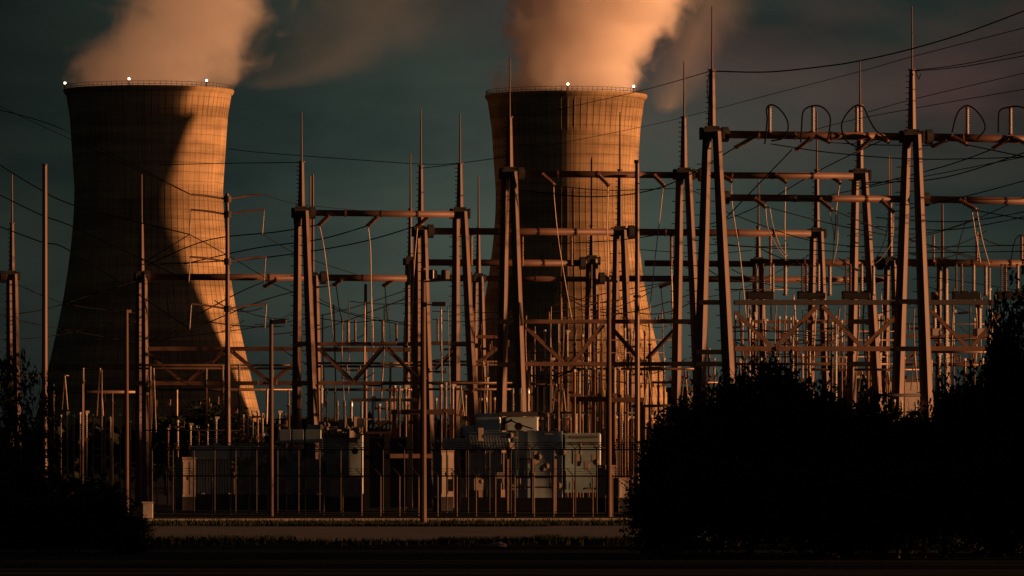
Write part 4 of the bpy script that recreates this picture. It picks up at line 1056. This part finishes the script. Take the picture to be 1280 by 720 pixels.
# ------------------------------------------------------------------ poles
def pole(x, yt, d, w, label, M=M_STEEL, taper=.75, cat='pole', name='pole'):
    g = P(x, gy(d), d); T = thing(name, g, label, cat)
    MB().tube(g, P(x, yt, d), m(w / 2, d), m(w / 2 * taper, d), 10).build('shaft', M, T); return T
T = pole(56, 206, 118, 8, 'bare thick steel pole left of the shaded cooling tower', M_STEEL)
MB().tube(P(56, 207, 118), P(56, 205, 118), m(3.6, 118), n=10).build('cap', M_DARK, T)
T = pole(158, 388, 124, 6.5, 'pole with a small camera on top before the shaded cooling tower', M_WOOD)
MB().box(P(160, 389, 124), (m(7, 124), .3, m(4, 124)), .4, .03).build('camera', M_GALV, T)
MB().bar(P(158, 402, 124), P(170, 402, 124), .08, .08).build('bracket', M_GALV, T)
T = pole(761, 346, 121, 7.5, 'dark timber pole crossing in front of the sunlit tower centre', M_WOOD, .7)
MB().bar(P(757, 350, 120.7), P(772, 352, 120.7), .12, m(3, 121)).build('cross_arm', M_DARK, T)
T = pole(796.5, 202, 176, 7, 'tall plain pole on the bright edge of the sunlit tower', M_STEEL, .8)
MB().tube(P(796.5, 204, 176), P(796.5, 200, 176), m(4, 176), n=10).build('cap', M_DARK, T)
MB().tube(P(796.5, 372, 176), P(796.5, 369, 176), m(5, 176), n=10).build('collar', M_DARK, T)
for x, yt, d, w, lb in [(103, 480, 150, 3.6, 'short dark pole left of the camera pole'), (127, 462, 170, 3.2, 'thin dark pole just left of the camera pole'), (457, 355, 236, 5, 'thin upright pole under the free beam'), (739, 198, 246, 2, 'hair-thin spire beside the low gantry at the sunlit tower'),
                        (388, 220, 238, 2.2, 'hair-thin spire right of the gantry near the four-armed pole'), (1111, 195, 246, 2, 'hair-thin spire left of the second tallest tower')]:
    pole(x, yt, d, w, lb, M_STEEL)
# floodlight pole
d = -329.0; T = pole(529, 335, d, 8.5, 'near timber pole with two floodlights and a flat lamp', M_WOOD, .72, 'floodlight pole', 'floodlight_pole')
MB().bar(P(529, 352, d + .25), P(565, 350, d + .25), .09, .09).build('cross_arm', M_DARK, T)
for x, yaw, Mg in ((541, .9, 1), (557, -2.2, 0)):
    c = P(x, 343, d + .2); fl = MB(); fl.box(c, (.42, .3, .5), yaw, .04); fo = fl.build('floodlight', M_DARK, T)
    q = c + Matrix.Rotation(yaw, 3, 'Z') @ Vector((0, -.16, 0)); MB().box(q, (.36, .03, .42), yaw).build('lens', M_GLASS, fo)
MB().bar(P(530, 381, d + .1), P(540, 381, d + .1), .07, .07).build('lamp_arm', M_DARK, T)
MB().box(P(549, 380, d + .1), (m(18, d), .35, m(5.5, d)), 0, .03).build('flat_lamp', M_DARK, T)
# lamp post
d = 126; T = pole(339, 399, d, 6, 'lamp post with a flat box lamp right of the four-armed pole', M_WOOD, .8, 'lamp post', 'lamp_post')
MB().box(P(350, 402, d - .1), (m(16, d), .4, m(5, d)), 0, .03).build('flat_lamp', M_DARK, T)
MB().bar(P(339, 402, d), P(344, 402, d), .07, .07).build('lamp_arm', M_DARK, T)
# four-armed transmission pole
d = 193; T = thing('transmission_pole', P(285, gy(d), d), 'steel pole with four pairs of cross-arms before the lit tower side', 'transmission pole')
MB().tube(P(285, gy(d), d), P(284, 242, d), m(4.2, d), m(2.3, d), 10).build('shaft', M_STEEL, T)
for y, tl, tr in ((249, 240, 328), (268, 239, 330), (327, 238, 332), (386, 239, 333)):
    for tx, s in ((tl, -1), (tr, 1)):
        pts = [P(284, y, d), P(284 + s * 12, y - 2, d + s * .3), P(284 + s * 28, y - 4.5, d + s * .65), P(tx, y - 6, d + s)]
        MB().path(pts, m(1.25, d), 6).build('cross_arm', M_STEEL, T)
    MB().tube(P(284.5, y + 4, d), P(284.5, y - 4, d), m(4.6, d), n=10).build('collar', M_DARK, T)
k = 0
for y, tl, tr in ((268, 239, 330), (327, 238, 332), (386, 239, 333)):
    for tx, s, sn in ((tl, -1, 'left'), (tr, 1, 'right')):
        insulator(tx, y - 5, y + 24, d + s, 2.0, f'thin insulator string hanging from the {sn} tip of the {("second", "third", "lowest")[k]} cross-arm', M_PORCG, 'insulator strings of the four-armed pole', True, tx - 2 * 1, 12, 'insulator_string')
    k += 1

# ------------------------------------------------------------------ wires
G_W = 'overhead wires of the switchyard'
def wire(pts, d0, d1, r, label, M=M_WIRE, sag=0.0, name='overhead_wire', cat='wire', group=G_W):
    q = []
    if len(pts) == 2:
        (x0, y0), (x1, y1) = pts
        n = 14
        for i in range(n + 1): t = i / n; q.append((x0 + (x1 - x0) * t, y0 + (y1 - y0) * t + sag * 4 * t * (1 - t)))
    else:
        for i in range(len(pts) - 1):
            p0 = pts[max(i - 1, 0)]; p1 = pts[i]; p2 = pts[i + 1]; p3 = pts[min(i + 2, len(pts) - 1)]
            for k in range(6):
                t = k / 6
                f = lambda a, b, c, e: .5 * (2 * b + (c - a) * t + (2 * a - 5 * b + 4 * c - e) * t * t + (3 * b - a - 3 * c + e) * t ** 3)
                q.append((f(p0[0], p1[0], p2[0], p3[0]), f(p0[1], p1[1], p2[1], p3[1])))
        q.append(pts[-1])
    e0, e1 = D(d0), D(d1); b = MB().path([P(x, y, -(e0 + (e1 - e0) * i / (len(q) - 1))) for i, (x, y) in enumerate(q)], m(r, min(d0, d1)), 5)
    return tag(b.build(name, M, None, True), label, cat, group)
W_ = [
 ([(895, 89), (960, 90), (1030, 83), (1075, 76), (1140, 61), (1210, 40), (1295, 8)], 160, 150, .9, 'heavy wire from the tallest tower top up to the top corner'),
 ([(640, 152), (720, 132), (807, 112), (888, 89)], 420, 160, .6, 'wire from the sunlit cooling tower side to the tallest tower top'),
 ([(660, 187), (805, 158), (880, 140), (960, 119), (1080, 88), (1140, 71), (1295, 31)], 420, 150, .6, 'thin long wire rising from the tower face past the second tallest tower'),
 ([(1143, 88), (1205, 80), (1295, 61)], 163, 150, .6, 'upper wire from the second tallest tower top to the picture edge'),
 ([(1143, 89), (1205, 83), (1295, 67)], 165, 155, .6, 'lower wire from the second tallest tower top to the picture edge'),
 ([(1085, 140), (1150, 122), (1295, 88)], 190, 150, .5, 'thin wire leaving the shorter-rodded tower upwards'),
 ([(1000, 168), (1080, 147), (1295, 109)], 210, 150, .5, 'thin wire below it, ending lower at the picture edge'),
 ([(690, 305), (800, 297), (920, 270), (1030, 210), (1110, 172)], 230, 168, .7, 'dark wire swinging up to the third arrester'),
 ([(905, 275), (990, 187)], 165, 161, .8, 'dark wire up to the second arrester strain insulator'),
 ([(640, 236), (740, 246), (830, 233), (920, 184)], 215, 160, .8, 'dark wire sagging behind and up to the first strain insulator'),
 ([(964, 180), (1040, 191), (1150, 199), (1295, 196)], 161, 150, .7, 'sagging wire from the first arrester to the picture edge'),
 ([(1036, 178), (1090, 181), (1170, 182)], 161, 165, .7, 'short wire between strain insulators under the highest beam'),
 ([(1208, 181), (1295, 199)], 163, 156, .8, 'wire falling right from the first arrester past the second tower'),
 ([(1070, 236), (1180, 208), (1242, 186)], 190, 164, .8, 'wire rising to the strain insulator left of the last arrester'),
 ([(1085, 228), (1180, 222), (1295, 186)], 190, 158, .8, 'wire sagging from the shorter-rodded tower to the picture edge'),
 ([(1000, 252), (1080, 235), (1190, 214), (1295, 193)], 200, 158, .6, 'thin wire just above the thick lower beam on the far side'),
 ([(956, 258), (1040, 280), (1150, 303), (1240, 328)], 165, 200, .7, 'wire sloping down from the thick lower beam to the mid beam'),
 ([(1040, 262), (1110, 290), (1220, 325)], 165, 200, .7, 'second wire sloping down, from under the second arrester'),
 ([(1095, 272), (1200, 277), (1295, 262)], 180, 160, .7, 'sagging wire just below the lower beam past the second tower'),
 ([(1095, 283), (1190, 287), (1295, 268)], 182, 160, .7, 'second sagging wire below it'),
 ([(900, 262), (1010, 300), (1110, 309), (1295, 306)], 190, 185, .6, 'long slack wire above the mid beam'),
 ([(880, 305), (980, 311), (1110, 316), (1295, 314)], 195, 190, .6, 'second long slack wire just above the mid beam'),
 ([(1116, 265), (1205, 246), (1295, 222)], 166, 158, .7, 'wire rising from the third lower strain insulator'),
 ([(1130, 300), (1200, 282), (1295, 240)], 200, 160, .6, 'wire crossing up behind the light droppers'),
 ([(1220, 263), (1295, 277)], 164, 160, .7, 'short wire falling right from the lower beam strain insulator'),
 ([(-20, 133), (40, 148), (92, 168), (240, 244)], 240, 193, .6, 'upper of two wires entering high at the near picture edge'),
 ([(-20, 124), (240, 244)], 240, 187, .4, 'faint wire above it, highest at that edge'),
 ([(-20, 193), (40, 231), (97, 258), (237, 293)], 200, 193, .8, 'thick wire passing behind the bare pole, upper'),
 ([(-20, 234), (50, 268), (97, 286), (237, 352)], 200, 193, .8, 'thick wire passing behind the bare pole, middle'),
 ([(-20, 276), (50, 302), (92, 316), (237, 411)], 200, 193, .8, 'thick wire passing behind the bare pole, lower'),
 ([(20, 355), (84, 380), (174, 392)], 226, 240, .6, 'short wire leaving the spiked edge tower'),
 ([(-10, 395), (50, 388), (110, 370), (174, 350)], 226, 240, .6, 'slack wire left of the tower flank, low'),
 ([(-10, 424), (40, 423), (85, 416), (174, 396)], 226, 240, .5, 'slack wire just above the leafy edge tree'),
 ([(20, 400), (85, 413), (172, 428)], 226, 240, .5, 'fine wire crossing the slack one'),
 ([(285, 186), (330, 191), (450, 200), (525, 205), (572, 204), (640, 195)], 300, 300, .5, 'fine wire spanning the open sky between the cooling towers'),
 ([(200, 206), (290, 204), (376, 203)], 260, 205, .55, 'level wire from the shaded tower to the mast by the four-armed pole'),
 ([(529, 210), (572, 205)], 215, 208, .5, 'short wire between the two masts at the free beam end'),
 ([(399, 281), (345, 290), (260, 300), (185, 331)], 205, 230, .8, 'dark wire from the first insulator of the free beam'),
 ([(460, 282), (400, 299), (320, 310), (230, 330)], 206, 232, .8, 'dark wire from the second insulator of the free beam'),
 ([(522, 282), (440, 305), (320, 323), (200, 330)], 207, 232, .8, 'dark wire from the third insulator of the free beam'),
 ([(237, 293), (180, 328)], 193, 220, .6, 'wire from the second cross-arm down to the slender spiked tower'),
 ([(237, 293), (286, 320), (340, 352)], 193, 230, .6, 'wire from the second cross-arm passing the pole downwards'),
 ([(329, 293), (372, 318), (445, 343)], 193, 230, .5, 'wire from the second cross-arm out to the right'),
 ([(330, 243), (372, 255), (480, 266)], 193, 240, .4, 'faint wire from the top cross-arm to the right'),
 ([(331, 352), (290, 370), (185, 428)], 228, 226, .8, 'dark wire descending across the lit tower face, upper'),
 ([(418, 356), (330, 375), (185, 436)], 232, 226, .8, 'dark wire descending across the lit tower face, lower'),
 ([(510, 372), (430, 402), (395, 412), (340, 418)], 236, 224, .8, 'dark slack wire from the thin dark gantry leftwards'),
 ([(510, 362), (420, 390), (300, 412), (185, 425)], 236, 226, .6, 'long wire from the thin dark gantry over the lit tower foot'),
 ([(330, 350), (390, 375), (450, 396), (520, 408)], 224, 214, .6, 'slack wire falling right behind the gantry near the four-armed pole'),
 ([(400, 398), (440, 403), (480, 400), (510, 405)], 206, 206, .6, 'wire linking the insulators on the girder left of the floodlight pole'),
 ([(540, 389), (600, 391), (640, 389)], 216, 216, .5, 'level wire right of the flat lamp'),
 ([(540, 399), (585, 402), (640, 395)], 216, 216, .5, 'slack wire right of the flat lamp, lower'),
 ([(690, 382), (760, 366), (840, 352)], 200, 238, .7, 'wire rising across the sunlit tower to the long low beam'),
 ([(690, 390), (760, 376), (880, 340)], 204, 238, .6, 'wire rising across the sunlit tower just below it'),
 ([(690, 398), (790, 390), (880, 362)], 204, 230, .7, 'lowest wire rising across the sunlit tower foot'),
 ([(800, 312), (880, 317), (940, 313)], 220, 220, .5, 'level fine wire right of the sunlit tower'),
 ([(880, 372), (930, 360), (1010, 320)], 205, 222, .5, 'fine wire climbing right of the tallest tower'),
 ([(692, 232), (760, 238), (850, 236), (880, 245)], 183, 193, .6, 'wire linking the three strain insulators of the upper beam'),
 ([(190, 470), (212, 478), (240, 470)], 222, 224, .5, 'small slack wire under the girder at the dark tower foot'),
 ([(1150, 345), (1205, 352), (1290, 366)], 200, 200, .5, 'faint wire below the mid beam at the picture edge'),
 ([(1150, 356), (1215, 372), (1290, 384)], 200, 200, .5, 'second faint wire below the mid beam at the picture edge'),
]
for pts, d0, d1, r, lb in W_: wire(pts, d0, d1, r, lb)
G_D = 'pale droppers from the beams'
D_ = [
 ([(399, 281), (405, 310), (411, 360), (417, 428)], 205, .62, 'pale dropper under the first insulator of the free beam'),
 ([(460, 282), (463, 310), (464, 360), (465, 438)], 206, .62, 'pale dropper under the second insulator of the free beam'),
 ([(522, 283), (518, 330), (516, 380), (512, 440)], 207, .62, 'pale dropper beside the thick gantry tower'),
 ([(692, 231), (693, 252), (698, 300), (706, 350), (715, 400)], 181, .62, 'pale dropper crossing the dark side of the sunlit tower'),
 ([(760, 231), (759, 280), (760, 330), (758, 398)], 182, .8, 'pale dropper on the bright face of the sunlit tower'),
 ([(829, 232), (825, 270), (818, 330), (811, 398)], 183, .62, 'pale dropper right of the sunlit tower'),
 ([(914, 227), (916, 262), (925, 320), (933, 398)], 184, .62, 'pale dropper right behind the tallest tower'),
 ([(982, 228), (981, 280), (982, 326)], 185, .7, 'straight pale dropper under the first arrester'),
 ([(1050, 228), (1046, 255), (1043, 300)], 186, .8, 'straight pale dropper before the third-row gantry'),
 ([(957, 259), (960, 285), (972, 310), (982, 322)], 161, .55, 'curved pale dropper, left of a pair, under the first arrester'),
 ([(962, 259), (967, 285), (975, 308), (984, 320)], 161.5, .55, 'curved pale dropper, right of a pair, under the first arrester'),
 ([(1036, 263), (1042, 290), (1041, 328)], 162, .55, 'pale dropper, left of a pair, under the second lower strain insulator'),
 ([(1046, 263), (1047, 300), (1041, 330)], 162.5, .55, 'pale dropper, right of a pair, under the second lower strain insulator'),
 ([(1111, 266), (1107, 295), (1098, 318), (1090, 328)], 162, .55, 'curved pale dropper, left of a pair, by the low gantry'),
 ([(1117, 266), (1115, 300), (1102, 322), (1092, 330)], 162.5, .55, 'curved pale dropper, right of a pair, by the low gantry'),
 ([(1215, 263), (1219, 290), (1226, 330)], 164, .62, 'pale dropper, left of a pair, past the second tallest tower'),
 ([(1221, 263), (1228, 300), (1237, 332)], 164.5, .62, 'pale dropper, right of a pair, past the second tallest tower'),
 ([(839, 332), (840, 370), (841, 402)], 219, 1.1, 'straight pale rod under the hanging insulator right of the cooling tower'),
 ([(963, 332), (963, 362), (964, 400)], 220, 1.0, 'straight pale rod under the last hanging insulator of the ribbed beam'),
 ([(221, 487), (221, 520)], 212, 1.6, 'short brilliant rod before the round dark tree'),
 ([(334, 486), (333, 530)], 212, 1.5, 'short brilliant rod at the edge of the lit tower foot'),
]
for pts, d, r, lb in D_: wire(pts, d, d + .3, r, lb, M_WIREL, name='dropper', cat='dropper', group=G_D)
D2 = [
 ([(420, 356), (424, 385), (430, 412)], 232, .7, 'dark dropper under the low beam, left of two'),
 ([(481, 357), (483, 385), (485, 402)], 232, .7, 'dark dropper under the low beam, right of two'),
 ([(887, 90), (884, 110), (887, 150), (882, 172)], 159.5, .6, 'dark slack cable beside the tallest tower mast'),
 ([(1145, 89), (1148, 99), (1151, 92)], 162.5, .6, 'tiny dark loop at the second tallest tower top'),
 ([(371, 255), (367, 270), (370, 298)], 204.5, .5, 'dark slack cable beside the cap near the four-armed pole'),
 ([(207, 360), (211, 390), (215, 420)], 227, .6, 'thin cable dangling before the shaded tower, left of two'),
 ([(212, 358), (216, 390), (219, 415)], 227, .6, 'thin cable dangling before the shaded tower, right of two'),
 ([(1208, 275), (1200, 300), (1195, 325)], 201, .6, 'dark curved cable left of the insulator under the light droppers'),
 ([(1264, 325), (1268, 303), (1275, 294), (1284, 298)], 202, .7, 'dark loop over the mid-beam insulator at the picture edge'),
 ([(826, 358), (828, 380), (831, 402)], 238, .6, 'dark dropper at the bright tower edge'),
 ([(700, 345), (694, 380), (690, 396)], 200, .5, 'dark dropper over the stubby insulator'),
 ([(655, 500), (700, 470), (725, 462)], 188, 1.0, 'sloping cable from the larger transformer bushings up to the platform'),
 ([(690, 470), (705, 465), (716, 463)], 188, .8, 'short curved cable over the transformer, below the girder'),
]
for pts, d, r, lb in D2: wire(pts, d, d + .3, r, lb, M_WIRE, name='dropper', cat='dropper', group='dark droppers and slack cables')

r5 = random.Random(21)
def clutter(n, x0, x1, ya, yb2, d, text, group):
    xs = sorted(x0 + (x1 - x0) * (i + r5.uniform(.1, .9)) / n for i in range(n))
    for i, x in enumerate(xs):
        y0 = ya + r5.uniform(-14, 14); y1 = yb2 + r5.uniform(-12, 16); sl = r5.uniform(-4, 4); bow = r5.uniform(-3, 3); dd = d + r5.uniform(-10, 10)
        wire([(x, y0), (x + sl * .3 + bow, y0 * .6 + y1 * .4), (x + sl, y1)], dd, dd + .4, r5.choice((.45, .6, .8, 1.1)), f'{ORD[i]} {text}, from the left', r5.choice((M_WIRE, M_WIREL, M_GALV, M_GALV)), name='dropper', cat='dropper', group=group)
clutter(30, 906, 1248, 372, 452, 196, 'thin upright conductor behind the big V-braced girders', 'thin upright conductors at the V-braced girders')
clutter(16, 640, 842, 395, 470, 197, 'thin upright conductor in front of the sunlit tower foot', 'thin upright conductors at the sunlit tower')
clutter(10, 396, 520, 385, 500, 218, 'thin upright conductor above the smaller transformer', 'thin upright conductors above the smaller transformer')
clutter(8, 545, 632, 395, 500, 212, 'thin upright conductor above the larger transformer boxes', 'thin upright conductors by the free-beam gantry')
def cross(n, x0, x1, y0, y1, d, text, group):
    for i in range(n):
        xa = x0 + (x1 - x0) * (i + r5.uniform(0, .8)) / n; ln = r5.uniform(30, 110); ya = r5.uniform(y0, y1); yb2 = ya + r5.uniform(-26, 26); sg = r5.uniform(2, 9); dd = d + r5.uniform(-8, 8)
        wire([(xa, ya), (xa + ln, yb2)], dd, dd + 4, r5.choice((.45, .6, .75)), f'{ORD[i]} {text}, from the left', M_WIRE, sag=sg, group=group)
cross(26, 880, 1230, 262, 448, 192, 'short slack lead among the insulators between the tallest towers', 'slack leads between the tallest towers')
cross(14, 640, 800, 360, 480, 198, 'short slack lead across the sunlit tower foot', 'slack leads at the sunlit tower foot')
cross(12, 190, 480, 350, 480, 216, 'short slack lead between the shaded tower foot and the thick gantry', 'slack leads by the shaded tower foot')
low_row([912, 919, 944, 982, 988, 1018, 1030, 1066, 1088, 1122, 1152, 1192, 1218, 1240], 400, 430, 222, 3.4, 'far breaker pole behind the V-braced girders', 'far breaker poles', 8)
low_row([646, 664, 690, 702, 735, 758, 772, 800, 815, 830], 455, 480, 210, 3.4, 'far breaker pole at the sunlit tower foot', 'far breaker poles at the sunlit tower', 6)
for i, (x0, x1, y, d, th) in enumerate([(905, 1120, 414, 200, 1.6), (910, 1118, 425, 226, 2.2), (1125, 1250, 405, 205, 1.6), (1160, 1246, 423, 210, 2), (920, 1110, 446, 204, 1.8), (640, 840, 425, 206, 2), (655, 830, 441, 200, 1.6), (645, 760, 469, 196, 1.6)]):
    pipe(x0, x1, y, d, th, ORD[i] + ' of the thin busbars half hidden among the insulators', [M_GALV, M_RUST][i % 2])
G_H = 'short horizontal switch arms'
def arms(n, x0, x1, y0, y1, d, text, group):
    for i in range(n):
        x = x0 + (x1 - x0) * (i + r5.uniform(.1, .9)) / n; y = r5.uniform(y0, y1); w = r5.uniform(10, 24); dd = d + r5.uniform(-8, 8); tl = r5.uniform(-2, 2)
        T = thing('disconnect_switch', P(x, y, dd), f'{ORD[i]} {text}, from the left', 'switch', group)
        a, b_ = P(x, y, dd), P(x + w, y + tl, dd + w * .011); mid = a.lerp(b_, r5.uniform(.25, .4))
        MB().bar(a, b_, .1, m(1.7, dd)).build('blade', r5.choice((M_DARK, M_RUST, M_GALV)), T)
        MB().lathe(mid, b_.lerp(a, .1), sheds(m(2.1, dd), 5), 8).build('insulator', r5.choice((M_DARK, M_PORC)), T, True)
        for q in (a, b_): MB().tube(q + Vector((0, 0, -.12)), q + Vector((0, 0, m(r5.uniform(3, 8), dd))), .06, n=6).build('contact', M_GALV, T)
arms(22, 640, 850, 398, 545, 199, 'horizontal switch arm among the posts at the sunlit tower foot', 'switch arms at the sunlit tower foot')
arms(14, 430, 625, 430, 530, 210, 'horizontal switch arm behind the transformers', 'switch arms behind the transformers')
arms(22, 905, 1240, 392, 470, 203, 'horizontal switch arm behind the V-braced girders', 'switch arms behind the V-braced girders')
arms(10, 190, 345, 478, 548, 226, 'horizontal switch arm at the shaded tower foot', 'switch arms at the shaded tower foot')
# ------------------------------------------------------------------ fences
def fence(x0, d0, x1, d1, spacing, h, vee, label, link=True, rail2=True):
    a = P(x0, gy(d0), d0); b = P(x1, gy(d1), d1); a.z = b.z = 0; n = max(2, int((b - a).length / spacing))
    T = thing('security_fence', a, label, 'fence', 'security fences of the switchyard'); ax = (b - a).normalized(); nr = Vector((-ax.y, ax.x, 0))
    up = Vector((0, 0, 1)); arms = (-1, 1) if vee else (-1,)
    for i in range(n + 1):
        p = a.lerp(b, i / n); q = MB().tube(p, p + up * h, .045 if vee else .042, n=6)
        po = q.build('post', M_DARK if vee else M_GALV, T)
        r = MB()
        for s in arms: r.tube(p + up * h, p + up * (h + .42) + (ax * s * .42), .03, n=5)
        r.build('barb_arm', M_DARK if vee else M_GALV, po)
    MB().tube(a + up * (h - .05), b + up * (h - .05), .045, n=6).build('top_rail', M_DARK, T)
    MB().tube(a + up * .15, b + up * .15, .03, n=6).build('bottom_rail', M_DARK, T)
    for s in arms:
        for k in (.12, .27, .42):
            MB().path([a.lerp(b, i / (2 * n)) + up * (h + k - (.04 if i % 2 else 0)) + ax * s * k for i in range(2 * n + 1)], .012, 4).build('barbed_wire', M_DARK, T)
    if link:
        k = MB(); g = nr * .05
        v0, v1 = a + g + up * .1, b + g + up * (h - .1)
        k.v = [v0, Vector((v1.x, v1.y, v0.z)), v1, Vector((v0.x, v0.y, v1.z))]; k.f = [(0, 1, 2, 3)]
        k.build('chain_link', M_LINK, T)
    return T
fence(196, 136, 790, 121.7, 1.33, 2.55, False, 'nearer chain-link fence with slanted barbed-wire arms along the road')
fence(190, 150, 800, 142, 1.4, 4.25, True, 'taller inner fence with V-shaped barbed-wire arms before the transformers')
# barrier panel near the middle of the fence
T = thing('pipe_barrier', P(648, gy(150), 150), 'low pipe barrier standing between the two fences', 'barrier')
for x in (634, 665.5, 693): MB().tube(P(x, gy(150), 150), P(x, 574, 150), .14, n=8).build('post', M_GALV, T)
MB().tube(P(634, 609, 150), P(693, 609, 150), .05, n=6).build('rail', M_GALV, T)
MB().tube(P(634, 597, 150), P(693, 597, 150), .05, n=6).build('rail', M_GALV, T)
# utility box at the start of the road, small stone on the grass
T = thing('utility_box', P(184, gy(112), 112), 'small grey utility box at the start of the road', 'utility box')
MB().box(P(184, gy(112), 112) + Vector((0, 0, .45)), (.65, .5, .9), .2, .05).build('body', M_KERB, T)
MB().box(P(184, gy(112), 112) + Vector((0, 0, .94)), (.72, .56, .08), .2).build('lid', M_KERB, T)
st = MB().lathe(P(622, gy(82), 82) + Vector((-.35, 0, .02)), P(622, gy(82), 82) + Vector((.35, 0, .05)), [(0, .03), (.2, .12), (.6, .15), (1, .04)], 8)
tag(st.build('stone', M_KERB), 'small pale stone lying on the dark grass below the road', 'stone')
